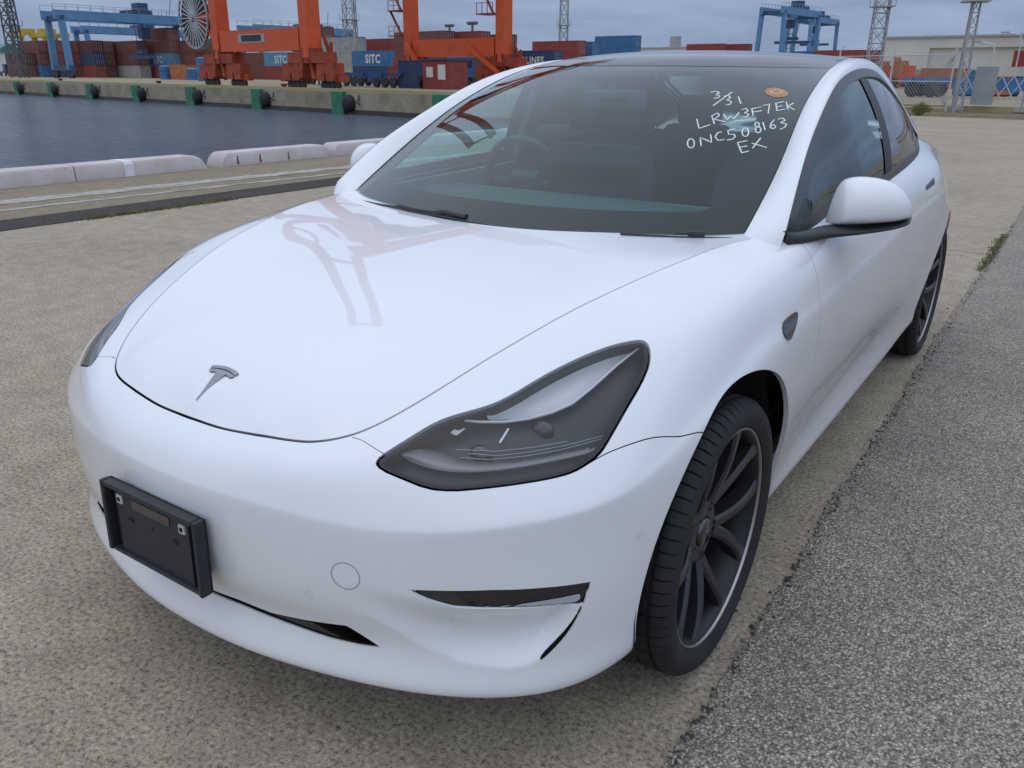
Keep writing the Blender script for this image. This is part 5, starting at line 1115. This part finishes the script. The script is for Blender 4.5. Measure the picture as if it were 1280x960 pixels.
for w in (WA, WB):
    b = MB(); b.bar(cl(SA+.9, w, 4.15), cl(SB-.9, w, 4.15), 1.3, 1.9); bm_ = b.build('sill_beam', M_ORANGE_P, CR)
    b = MB(); b.bar(cl(SA+.9, w, HT-2), cl(SB-.9, w, HT-2), 1.3, 1.9); b.build('top_beam', M_ORANGE_P, CR)
    if w == WA:
        b = MB(); b.box((1.0, -w+.665, 4.35), (4.6, .02, .75)); sg = b.build('name_board', M_STEEL, CR); b = MB(); b.box((1.0, -w+.68, 4.35), (3.4, .02, .55)); b.build('dark_print', M_DARK, sg)
for s in (SA, SB):
    b = MB(); b.bar(cl(s, WA+1, 13.5), cl(s, WB-1, 13.5), 1.4, 1.8); b.build('portal_beam', M_ORANGE_P, CR)
    b = MB(); b.bar(cl(s, WA, 15), cl(s, WB, HT-1), .7, .7); b.build('diagonal_brace', M_ORANGE_P, CR)
def bw(t): return cl(0, WA-1.5-t*math.cos(math.radians(76)), HT+1.4+t*math.sin(math.radians(76)))
for s in (-3.2, 3.2):
    b = MB(); b.bar(cl(s, WA-1.5, HT+1.4), cl(s, 32, HT+1.4), 1.0, 2.2); b.build('girder', M_ORANGE_P, CR)
    b = MB(); q0, q1 = bw(.5), bw(27); b.bar((s, q0[1], q0[2]), (s, q1[1], q1[2]), .7, 1.2); b.build('boom', M_ORANGE_P, CR)
b = MB()
for t in (3, 26): q = bw(t); b.bar((-3.2, q[1], q[2]), (3.2, q[1], q[2]), .5, .7)
b.build('boom_tie', M_ORANGE_P, CR)
b = MB(); b.box(cl(0, 20, HT+5), (9, 14, 5)); b.build('machinery_house', M_WHITE, CR)
b = MB(); b.box(cl(0, -2, HT-.5), (5, 4, 1.2)); b.box(cl(2.5, -4, HT-2.5), (2.2, 2.4, 2.4)); b.build('trolley_cab', M_DARK, CR)
# stairs and platforms on the rear right leg
b = MB()
for z in (7.5, 10.5, 13.5):
    b.box(cl(SA+2.0, WB, z), (2.6, 2.0, .12))
    for k in (-1.2, -.4, .4, 1.2): b.bar(cl(SA+2.0+k, WB-.95, z), cl(SA+2.0+k, WB-.95, z+1.1), .06)
    b.bar(cl(SA+.8, WB-.95, z+1.1), cl(SA+3.3, WB-.95, z+1.1), .06)
for z in (7.5, 10.5): b.bar(cl(SA+1, WB-.6, z), cl(SA+3, WB-.6, z+3), .3, .1)
o = b.build('stair', M_ORANGE_D, CR)
b = MB()
for z in (5.6, 8.4, 11.2):
    b.box(cl(SB+2.0, WB, z), (2.2, 2.0, .12))
    for k in (-1.0, 0, 1.0): b.bar(cl(SB+2.0+k, WB-.95, z), cl(SB+2.0+k, WB-.95, z+1.1), .06)
    b.bar(cl(SB+1.0, WB-.95, z+1.1), cl(SB+3.0, WB-.95, z+1.1), .06); b.bar(cl(SB+1.0, WB-.95, z+.55), cl(SB+3.0, WB-.95, z+.55), .05)
for z in (5.6, 8.4): b.bar(cl(SB+1, WB-.6, z), cl(SB+3, WB-.6, z+2.8), .3, .1)
b.build('stair', M_ORANGE_D, CR)
b = MB(); b.bar(cl(SA-.2, WB-1.1, 1.5), cl(SA+4.5, WB-1.1, 4.2), .35, .35); b.bar(cl(SB-.3, WB-1.2, 4.6), cl(SB-4.2, WB-1.2, .6), .45, .45); b.build('knee_brace', M_ORANGE_P, CR)
# cable reel: spoked wheel beside the front left leg
RC = cl(SB+4.6, WA, 6.5)
rl = empty('cable_reel'); rl.parent = CR; rl.location = RC
b = MB(); R0 = 2.95
b.lathe([(-.35, R0-.16), (-.35, R0), (-.2, R0), (-.2, R0-.16), (-.35, R0-.16)], 48, 'y'); b.lathe([(.2, R0-.16), (.2, R0), (.35, R0), (.35, R0-.16), (.2, R0-.16)], 48, 'y'); b.build('rim', M_STEEL, rl)
b = MB(); b.lathe([(-.6, .001), (-.6, .38), (.6, .38), (.6, .001)], 20, 'y'); b.build('hub', M_STEEL, rl)
M_SPOKE = mat('reel_spoke', (.50, .51, .52), rough=.45)
for k in range(28):
    a = 2*math.pi*k/28; b = MB(); b.bar((.3*math.cos(a), .30, .3*math.sin(a)), ((R0-.1)*math.cos(a), .30, (R0-.1)*math.sin(a)), .11, .08); b.bar((.3*math.cos(a), -.30, .3*math.sin(a)), ((R0-.1)*math.cos(a), -.30, (R0-.1)*math.sin(a)), .11, .08); b.build('spoke', M_SPOKE, rl)
b = MB(); b.lathe([(-.12, .45), (-.12, R0-.25), (.12, R0-.25), (.12, .45), (-.12, .45)], 40, 'y'); b.build('cable_drum', M_DARK, rl)
b = MB(); b.bar(cl(SB+.5, WA-.0, 6.5), cl(SB+4.6, WA, 6.5), .5, .5); b.bar(cl(SB+.8, WA, 4.2), cl(SB+3.8, WA, 6.2), .35, .35); b.build('reel_bracket', M_ORANGE_P, CR)

def sw(u, D): p_ = pz(u, 93, D); g_ = np.array([p_.x, p_.y])-QO; return float(g_@QD), float(g_@QN)
# ---- blue rubber-tyred yard cranes
def rtg(s, w, span, H, label, leg=1.0, L_=8.0):
    """legs pair at w and w+span; the crane's own width runs along s"""
    r = empty('yard_crane', Q(s, w), QROT, label, 'crane', 'blue yard cranes')
    def c(a, bb, z): return (a, -bb, z)
    for y in (0, span):
        for x in (-L_/2, L_/2):
            b = MB(); b.bar(c(x, y, 1.6), c(x*.86, y, H), leg, leg*1.1); b.build('leg', M_BLUE_P, r)
        b = MB(); b.bar(c(-L_/2-1, y, 1.9), c(L_/2+1, y, 1.9), 1.0, 1.1); b.build('sill_beam', M_BLUE_D, r); b = MB(); b.bar(c(-L_/2, y, H-.6), c(L_/2, y, H-.6), .8, 1.0); b.build('tie_beam', M_BLUE_D, r)
        for x in (-L_/2-.6, -L_/2+.8, L_/2-.8, L_/2+.6): wheel_at(r, c(x, y, .75), .75, .6)
    for x in (-L_/2*.8, L_/2*.8):
        b = MB(); b.bar(c(x, -1.2, H), c(x, span+1.2, H), .9, 1.7); b.build('girder', M_BLUE_P, r)
        b = MB(); b.bar(c(x, -1.2, H+1.9), c(x, span+1.2, H+1.9), .08)
        for k in np.linspace(-1.2, span+1.2, 13): b.bar(c(x, k, H+.8), c(x, k, H+1.9), .08)
        b.build('railing', M_STEEL, r)
    b = MB(); t = span*.62; b.box(c(0, t, H+1.2), (L_*.8, 4.2, 1.0)); b.box(c(0, t+1, H+2.4), (3, 2.2, 1.6)); b.box(c(2.2, t+2.2, H-2.6), (2.0, 2.0, 2.2)); b.build('trolley', M_BLUE_D, r)
    b = MB(); b.box(c(0, t, H-7.5), (10, 1.6, .7)); b.box(c(0, t, H-6.5), (3, 1.2, .8))
    for k in (-1, 1): b.bar(c(k, t, H-6.3), c(k*2, t, H+.8), .12)
    b.build('hoist', M_BLUE_D, r)
    b = MB()
    for y in (span,):
        for z in (5, 9, 13): b.box(c(L_/2+.9, y, z), (1.4, 1.6, .12)); b.bar(c(L_/2+1.5, y-.7, z), c(L_/2+1.5, y-.7, z+1.1), .07); b.bar(c(L_/2+.4, y-.7, z), c(L_/2+1.5, y+.6, z+3.6), .12)
        b.box(c(0, y+.6, 4.2), (3.4, 1.8, 2.6))
    b.build('platforms', M_BLUE_D, r); return r
rtg(*sw(80, 178), 27, pz(80, 19, 178).z, 'blue yard crane nearest the leftmost tower, its girder above the brown stacks')
rtg(*sw(110, 236), 27, pz(110, 37, 236).z, 'blue yard crane seen through the legs of the nearer blue crane')
rtg(*sw(318, 215), 27, pz(318, 36, 215).z, 'blue yard crane mostly hidden behind the left orange leg', L_=9)
rtg(*sw(958, 240), 22, pz(958, 13, 240).z, 'blue yard crane rising behind the car roof', L_=7.5)
rtg(*sw(992, 300), 22, pz(992, 24, 300).z, 'darker blue yard crane close behind the one over the roof', L_=9)
# yellow cranes at the far left
for u, w, wd in ((30, 75, 'left'), (56, 80, 'right')):
    s = col(u, w); r = empty('yellow_crane', Q(s, w), QROT, f'distant yellow loading crane, {wd} one of the pair beyond the leftmost tower', 'crane', 'distant yellow cranes')
    for x in (-5, 5):
        for y in (0, -8): b = MB(); b.bar((x, y, 0), (x, y, 13), .9); b.build('leg', M_YELLOW, r)
    b = MB(); b.bar((-7, 0, 13.4), (7, 0, 13.4), 1, 1.4); b.bar((-7, -8, 13.4), (7, -8, 13.4), 1, 1.4); b.box((2, -4, 14.6), (4, 5, 2)); b.build('bridge', M_YELLOW, r)
# ---- lattice light towers
def lattice(name, base, H, w0, w1, n, label, m=M_STEEL, th=.12, lamps=False):
    r = empty(name, base, .4, label, 'lattice tower', 'lattice light towers'); c4 = ((-1, -1), (1, -1), (1, 1), (-1, 1))
    def wz(z): return (w0+(w1-w0)*z/H)/2
    for sx, sy in c4:
        b = MB(); b.bar((sx*w0/2, sy*w0/2, 0), (sx*w1/2, sy*w1/2, H), th*1.4); b.build('leg', m, r)
    b = MB(); zs = np.linspace(0, H, n+1)
    for z0, z1 in zip(zs[:-1], zs[1:]):
        a, c = wz(z0), wz(z1)
        for (p, q) in zip(c4, c4[1:]+c4[:1]):
            b.bar((p[0]*a, p[1]*a, z0), (q[0]*c, q[1]*c, z1), th); b.bar((p[0]*c, p[1]*c, z1), (q[0]*c, q[1]*c, z1), th); b.bar((q[0]*a, q[1]*a, z0), (p[0]*c, p[1]*c, z1), th*.8)
    b.build('bracing', m, r)
    for z in (H*.3, H*.62, H*.93):
        b = MB(); a = wz(z)+.5; b.box((0, 0, z), (2*a, 2*a, .12)); [b.bar((p[0]*a, p[1]*a, z), (p[0]*a, p[1]*a, z+1.1), .08) for p in c4]; b.build('platform', m, r)
    b = MB(); b.bar((wz(0), 0, 0), (w1/2, 0, H), .35, .1); b.build('ladder', m, r)
    if lamps:
        b = MB()
        for k in range(6): b.box((math.cos(k)*.9, math.sin(k)*.9, H+.4), (.5, .5, .5))
        b.build('floodlight', M_WHITE, r)
    return r
def tower_at(u, D, H, w0, w1, n, label, th=.12, m=M_STEEL): p = pz(u, 93, D); return lattice('light_tower', (p.x, p.y, 0), H, w0, w1, n, label, m, th, True)
M_TOWERDK = mat('dark_steel', (.12, .125, .13), rough=.6)
tower_at(25, 175, 32, 2.2, 1.4, 14, 'grey lattice light tower at the far left of the terminal', .16, M_TOWERDK)
tower_at(441, 190, 40, 2.6, 1.5, 14, 'pale lattice light tower behind the second orange leg', .12)
tower_at(703, 205, 40, 2.0, 1.3, 14, 'thin lattice light tower above the windscreen top', .12)
tower_at(1090, 120, 34, 1.9, 1.3, 18, 'pale lattice light tower just right of the roof edge', .09)
# small hammerhead lamps and distant crane jib beyond the rear legs
for u, v, D, wd in ((591, 30, 230, 'left'), (563, 33, 260, 'right')):
    p = pz(u, 93, D); q = pz(u, v, D); r = empty('yard_lamp', (p.x, p.y, 0), 0, f'distant yard lamp mast with a cluster head above the brown stack, {"nearer" if wd == "left" else "farther"} one', 'lamp mast', 'distant yard lamp masts')
    b = MB(); b.bar((0, 0, 0), (0, 0, q.z), .35, n=6); b.build('mast', M_TOWERDK, r); b = MB()
    for k in (-1, 0, 1): b.box((k*1.1, 0, q.z+.3), (.9, .9, .5))
    b.box((0, 0, q.z-.1), (3, .3, .25)); b.build('lamp_head', M_TOWERDK, r)

def trailer(u, w, label, off=0):
    s = col(u, w); t = empty('container_trailer', Q(s, w), QROT, label, 'trailer', 'blue container trailers on the quay')
    b = MB(); b.box((6, .85, 1.25), (12.2, .3, .35)); b.box((6, -.85, 1.25), (12.2, .3, .35))
    for x in (0.1, 3, 6, 9, 12): b.box((x, 0, 1.28), (.35, 2.4, .28))
    b.build('frame', M_TRUCKBLUE, t); wheelset(t, (1.2, 2.5, 3.8), -1.05, 1.05); b = MB(); b.bar((9.6, .7, 0), (9.6, .7, 1.1), .16); b.bar((9.6, -.7, 0), (9.6, -.7, 1.1), .16); b.build('landing_leg', M_TRUCKBLUE, t); b = MB(); b.box((4.2, .9, .8), (2.2, .3, .5)); b.build('side_box', M_TRUCKBLUE, t)
trailer(511, 17, 'empty blue container trailer nearest the third orange leg')
trailer(468, 21, 'empty blue container trailer left of the other blue trailer')
def tractor(u, w, col_m, label, name='yard_tractor', rot=0):
    s = col(u, w); t = empty(name, Q(s, w), QROT+rot, label, 'truck')
    b = MB(); b.box((1.0, 0, 1.95), (1.9, 2.3, 1.9)); b.prism([(0.05, 1.0), (1.9, 1.0), (1.9, 1.2), (.05, 1.2)], -1.1, 1.1, 'y'); b.build('cab', col_m, t, bevel=.08)
    b = MB(); b.box((.04, 0, 2.3), (.03, 1.9, .8)); b.box((1.0, 1.16, 2.3), (1.2, .03, .75)); b.box((1.0, -1.16, 2.3), (1.2, .03, .75)); b.build('window', M_ROOF, t)
    b = MB(); b.box((3.1, 0, .95), (5.6, .9, .4)); b.box((.2, 0, .8), (.5, 2.3, .5)); b.build('chassis', M_DARK, t); wheelset(t, (.95, 4.6), -.95, .95, .52, .52); return t
tractor(588, 20, M_TRUCKBLUE, 'blue yard tractor parked beside the last orange leg', 'yard_tractor', 1.25)
tractor(404, 24, CM['navy'], 'navy tractor head hidden behind the second orange bogie', 'yard_tractor')
tractor(14, 40, CM['navy'], 'navy truck at the far left edge of the terminal', 'yard_tractor')
tractor(40, 40, CM['blue'], 'blue truck right of the navy truck at the far left', 'yard_tractor')
s = col(571, 16); kb = empty('site_cabin', Q(s, 16), QROT, 'small red machine room with pale windows between the rear orange legs', 'cabin')
b = MB(); b.box((1.6, 0, 1.25), (3.6, 2.4, 2.5)); b.build('wall', CM['red'], kb); b = MB(); b.box((.75, 1.22, 1.5), (1.0, .05, 1.3)); b.build('window', M_WHITE, kb); b = MB(); b.box((2.4, 1.22, 1.5), (.9, .05, .9)); b.build('window', M_WHITE, kb); b = MB(); b.box((1.6, 0, 2.58), (3.9, 2.7, .14)); b.build('roof', CM['navy'], kb)
s = col(548, 16); o = container('navy', s, 18.6, 0.0, 'navy half length container box left of the red machine room', False)
for u, w, r_, h_, c_, lab in ((207, 37, 1.0, 2.3, 'blue', 'upright blue tank standing in front of the pink container'), (240, 36, 1.0, 1.8, 'blue', 'low blue tank left of the orange bogie'), (260, 30, 1.6, 3.4, 'blue', 'large blue tank beside the left orange bogie')):
    s = col(u, w); t = empty('storage_tank', Q(s, w), 0, lab, 'tank'); b = MB(); b.lathe([(0, r_), (h_, r_), (h_+.15, r_*.6), (h_+.2, .001)], 24, 'z'); shade_auto(b.build('shell', CM[c_], t), 40); b = MB()
    for z in (h_*.33, h_*.66): b.lathe([(z-.05, r_+.04), (z+.05, r_+.04)], 24, 'z')
    b.build('band', M_BLUE_D, t)
container('orange', col(232, 37), 39.5, 0.0, 'rusty orange short container between the two blue tanks', False)
s = col(14, 46); kb = empty('terminal_shed', Q(s, 46), QROT, 'pale shed with a teal roof at the far left edge', 'shed')
b = MB(); b.box((8, 0, 3.0), (22, 8, 6.0)); b.build('wall', M_WHITE, kb); b = MB(); b.prism([(-4.4, 6.0), (4.4, 6.0), (0, 8.4)], -3.4, 19.4, 'x'); b.build('roof', CM['teal'], kb)
b = MB()
for k in range(5): b.box((1.0+k*3.4, 4.03, 1.8), (1.8, .06, 2.4))
b.build('window', M_DARK, kb)
# long low white building behind the roof line
p = pz(830, 93, 330); kb = empty('port_office', (p.x, p.y, 0), QROT, 'low white port building far away above the car roof', 'building')
b = MB(); b.box((0, 0, 5.4), (36, 10, 10.8)); b.build('wall', M_WHITE, kb); b = MB(); b.box((0, 0, 11.0), (37, 11, .4)); b.box((-4, 0, 13), (3, 3, 4)); b.build('roof', M_STEEL, kb)

# ---- right hand side: fence, gate, mast, warehouse, lorry
def gp(u, v):
    r = ray_dir(u, v); k = -1.34/r.z; return Vector((1.397+r.x*k, -1.646+r.y*k, 0))
FA = Vector((-9.2, 41.2, 0)); FB = Vector((-3.95, 38.6, 0))
fn_ = empty('mesh_fence', FA, 0, 'white post and wire fence at the end of the apron beside the basin', 'fence')
M_WPOST = mat('white_post', (.55, .55, .54), rough=.6)
for k in range(3):
    p = (FB-FA)*(k/2); b = MB(); b.bar(p, p+Vector((.0, 0, 2.55)), .038, n=8); b.bar(p+Vector((0, 0, 2.53)), p+Vector((.2, .08, 2.75)), .028, n=6); b.build('post', M_WPOST, fn_, smooth=False)
for z in (2.25, 1.2, .15):
    b = MB(); b.bar(Vector((0, 0, z)), FB-FA+Vector((0, 0, z)), .02, n=6); b.build('rail', M_WPOST, fn_)
b = MB(); dv_ = (FB-FA); Lf = dv_.length; dn = dv_/Lf
for k in range(int(Lf/.16)): b.bar(dn*(k*.16)+Vector((0, 0, .15)), dn*min(Lf, k*.16+2.1)+Vector((0, 0, 2.25)), .008); b.bar(dn*min(Lf, k*.16+2.1)+Vector((0, 0, .15)), dn*(k*.16)+Vector((0, 0, 2.25)), .008)
tag(b.build('wire_mesh', M_STEEL, fn_), kind='stuff')
def expanding_gate(P0, P1, label, panel=False):
    g = empty('lattice_gate', P0, 0, label, 'gate', 'sliding lattice gates across the road'); d = P1-P0; Lg = d.length; d = d/Lg; H = 1.75; b = MB(); st = .44; n = int(Lg/st)
    for k in range(n):
        for lev in (0, 1):
            z0 = .35+lev*.72; a = d*(k*st); c = d*((k+1)*st); b.bar(a+Vector((0, 0, z0)), c+Vector((0, 0, z0+.72)), .05, .03); b.bar(a+Vector((0, 0, z0+.72)), c+Vector((0, 0, z0)), .05, .03)
    b.build('lattice', M_WPOST, g)
    for k in (0, .5, 1): b = MB(); p = d*Lg*k; b.bar(p, p+Vector((0, 0, H+.2)), .08, .08); b.box(p+Vector((0, 0, .12)), (.45, .45, .14)); b.build('post', M_STEEL, g)
    if panel: b = MB(); p = d*(Lg*.10); q = d*(Lg*.27); b.bar(p+Vector((.05, -.08, 1.05)), q+Vector((.05, -.08, 1.05)), .03, 1.5); b.build('sheet_panel', M_STEEL, g)
    return g
G0 = Vector((-3.7, 39.3, 0)); G1 = Vector((1.2, 39.0, 0)); G2 = Vector((6.2, 38.7, 0))
expanding_gate(G0, G1, 'white diamond lattice gate with grey sheet panel across the road end', True)
expanding_gate(G1+Vector((.15, 0, 0)), G2, 'white diamond lattice gate continuing past the right picture edge')
# leaning triangular mast beside the gate
mb_ = empty('lighting_mast', (-3.45, 37.5, 0), .3, 'tall grey lattice mast with lamp platform beside the gate', 'mast')
b = MB(); pts3 = [(.23*math.cos(a), .23*math.sin(a)) for a in (0, 2.1, 4.2)]; H = 7.5
for x, y in pts3: b.bar((x, y, 0), (x*.6, y*.6, H), .042, n=8)
b.build('legs', M_STEEL, mb_, smooth=False); b = MB(); zs = np.linspace(0, H, 15)
for z0, z1 in zip(zs[:-1], zs[1:]):
    for k in range(3):
        p, q = pts3[k], pts3[(k+1) % 3]; f0, f1 = 1-.4*z0/H, 1-.4*z1/H; b.bar((p[0]*f0, p[1]*f0, z0), (q[0]*f1, q[1]*f1, z1), .022); b.bar((p[0]*f1, p[1]*f1, z1), (q[0]*f1, q[1]*f1, z1), .022)
b.build('bracing', M_STEEL, mb_); b = MB(); b.box((0, 0, 4.15), (.95, .95, .06))
for k in range(8): a = k*math.pi/4; b.bar((.47*math.cos(a), .47*math.sin(a), 4.15), (.47*math.cos(a), .47*math.sin(a), 4.85), .03)
b.lathe([(4.82, .47), (4.86, .49)], 16, 'z'); b.build('platform', M_STEEL, mb_)
b = MB(); b.bar((0, 0, H), (0, 0, H+1.5), .12, n=8); [b.box((math.cos(k*1.57)*.5, math.sin(k*1.57)*.5, H+1.5), (.4, .4, .3)) for k in range(4)]; b.build('lamp_head', M_WHITE, mb_)
# low kerb and dirt verge in front of the fence, dry grass tuft
e = [(-9.5, 36.6), (-4.6, 33.9), (-.6, 32.9), (8, 31.5), (40, 30), (40, 33), (8, 36.5), (0, 38), (-9.5, 40.5)]
sheet('verge', e, .02, concrete('dusty_verge', (.12, .105, .08), (.19, .17, .135), .4))
b = MB(); 
for (x0, y0), (x1, y1) in zip(e[:4], e[1:5]): b.bar((x0, y0, .06), (x1, y1, .06), .14, .13)
tag(b.build('kerb', M_YARD), kind='structure')
gt = empty('dry_grass_tuft', (-4.15, 33.9, 0), 0, 'yellowish dry grass tuft at the kerb beside the rear window', 'grass tuft')
r = np.random.RandomState(2); b = MB()
for _ in range(900):
    a, k = r.rand()*6.3, r.rand(); x0, y0 = .22*k*math.cos(a), .22*k*math.sin(a); hh = .25+.35*r.rand()*(1-.5*k); x1, y1 = x0*2.0+.05*r.randn(), y0*2.0+.05*r.randn(); b.add([(x0-.008, y0, 0), (x0+.008, y0, 0), (x1, y1, hh)], [(0, 1, 2)])
b.build('blades', mat('dry_grass', (.20, .17, .05), rough=.85, var=.3, vscale=5), gt, fix=False)
# lorry with container chassis behind the fence
p = gp(1131, 121); lr = empty('flatbed_lorry', pz(1137, 93, 66).xy.to_3d(), QROT+math.pi+.02, 'blue container chassis lorry loaded with grey boxes behind the fence', 'lorry')
b = MB(); b.box((6, .9, 1.15), (12.4, .25, .45)); b.box((6, -.9, 1.15), (12.4, .25, .45)); [b.box((x, 0, 1.2), (.4, 2.45, .35)) for x in (.4, 3, 6, 9, 12)]; b.box((7.5, -1.0, .75), (2.4, .4, .5)); b.box((4.6, -1.0, .7), (1.2, .4, .5)); b.build('chassis', CM['blue'], lr)
wheelset(lr, (.7, 2.0, 9.0, 10.3), -1.05, 1.05, .55, .55)
def end_on(color, u, D, z, label, L40=False):
    p = pz(u, 93, D); v_ = Vector((p.x-1.397, p.y+1.646, 0)).normalized(); a = math.atan2(v_.y, v_.x); sd = Vector((-v_.y, v_.x, 0))*-1.22
    container(color, 0, 0, z, label, L40, xy=(p.x+sd.x, p.y+sd.y), rz=a)
def side_on(color, u, D, z, label, L40=True):
    p = pz(u, 93, D); v_ = Vector((p.x-1.397, p.y+1.646, 0)).normalized(); a = math.atan2(v_.y, v_.x)-math.pi/2
    container(color, 0, 0, z, label, L40, xy=(p.x, p.y), rz=a)
side_on('grey', 1144, 140, 0, 'grey container on the ground just right of the white fence post', False)
side_on('teal', 1168, 142, 0, 'teal container on the ground right of the grey one behind the fence', False)
side_on('orange', 1150, 120, 0, 'orange box on the ground behind the chassis lorry', False)
for k, (c, t) in enumerate((('navy', 'navy'), ('blue', 'blue'), ('red', 'red'), ('maroon', 'maroon'))):
    end_on(c, 1213+15.5*k, 168, 3.3, f'{t} container end in the raised row before the cream warehouse')
end_on('red', 1262, 166, 3.3, 'red container end last in the raised row before the warehouse')
side_on('red', 1233, 160, .6, 'long red container at ground level left behind the lattice gate')
side_on('maroon', 1275, 158, .6, 'maroon container cut by the right picture edge behind the gate')
side_on('red', 1262, 150, 3.2, 'red container on top of the maroon one at the right edge')
for u, D, w_, c, lab in ((1208, 70, 1.2, 'blue', 'blue drum just behind the gate sheet panel'), (1240, 70, 2.2, 'orange', 'orange machine box behind the diamond lattice gate'), (1262, 70, 1.4, 'navy', 'navy crate behind the right part of the lattice gate')):
    p = pz(u, 93, D); t = empty('storage_box', (p.x, p.y, 0), .6, lab, 'box'); b = MB(); b.box((0, 0, .75), (w_, w_, 1.3)); b.box((0, 0, 1.45), (w_+.1, w_+.1, .12)); b.box((0, 0, .06), (w_, w_*.8, .12)); b.build('shell', CM[c], t, bevel=.05)
# orange straddle machines
for u, D, wd in ((1101, 125, 'left'), (1124, 120, 'right')):
    p = pz(u, 93, D); r = empty('reach_stacker', (p.x, p.y, 0), QROT, f'orange container lifter beyond the rear window, {wd} one of two', 'lifter', 'orange container lifters')
    b = MB(); b.box((0, .7, 1.8), (1.5, .5, 3.4)); b.box((0, -.7, 1.8), (1.5, .5, 3.4)); b.bar((-.6, .7, .9), (.7, .7, 3.9 if wd == 'right' else 3.2), .6, .5); b.bar((-.6, -.7, .9), (.7, -.7, 3.9 if wd == 'right' else 3.2), .6, .5); b.build('mast', CM['orange'], r)
    b = MB(); b.box((-1.6, 0, 1.2), (2.4, 2.2, 1.1)); b.box((-1.2, 0, 2.3), (1.3, 1.5, 1.2)); b.build('body', M_ORANGE_P, r); wheelset(r, (-2.2, .4), -1.2, 1.2, .7, .7); b = MB(); b.box((-.53, 0, 2.4), (.05, 1.3, .8)); b.build('window', M_ROOF, r)
side_on('blue', 1104, 180, 2.59, 'blue container lying above a brown one behind the orange lifters', False); side_on('brown', 1104, 180, 0, 'brown container under the blue one behind the orange lifters', False)
# warehouse
A0 = pz(1136, 93, 185); wh = empty('warehouse', (A0.x, A0.y, 0), QROT+math.pi+.02, 'large cream warehouse with a flat roof and wide opening', 'warehouse')
Hh = pz(1136, 52, 185).z; W_ = 60
b = MB(); b.box((4.2, -9, Hh/2), (8.4, 18, Hh)); b.box((8.4+26, -9, Hh-.9), (52, 18, 1.8)); b.box((8.4+26, -17, Hh/2), (52, .6, Hh)); b.build('wall', M_CREAM, wh)
b = MB(); b.box((30, -9, Hh+.15), (61, 18.8, .35)); b.build('roof_edge', M_STEEL, wh)
b = MB(); [b.box((x, .04, Hh/2), (.10, .07, Hh)) for x in (0.4, 2.8, 5.2, 7.6)]; b.build('cladding_rib', M_CREAM, wh)
b = MB(); b.box((8.4+14, -1.2, Hh-2.2), (27, 3.5, .35)); b.build('canopy', M_TOWERDK, wh); b = MB(); b.box((24, -16.6, Hh/2-1), (30, .1, Hh-3)); b.build('inner_wall', M_WHITE, wh)
# street lamps
for u, v, D, wd in ((1238, 52, 62, 'over the lattice gate'), (1268, 40, 70, 'near the right edge')):
    p = pz(u, 93, D); q = pz(u, v, D); t = empty('street_lamp', (p.x, p.y, 0), 0, f'thin white street lamp {wd}', 'street lamp', 'white street lamps beyond the gate')
    b = MB(); b.tube([(0, 0, 0), (0, 0, q.z-.8), (-.15, 0, q.z-.2), (-1.1, 0, q.z)], .05, 6); b.build('pole', M_WPOST, t); b = MB(); b.box((-1.25, 0, q.z), (.6, .22, .12)); b.build('lamp_head', M_STEEL, t)
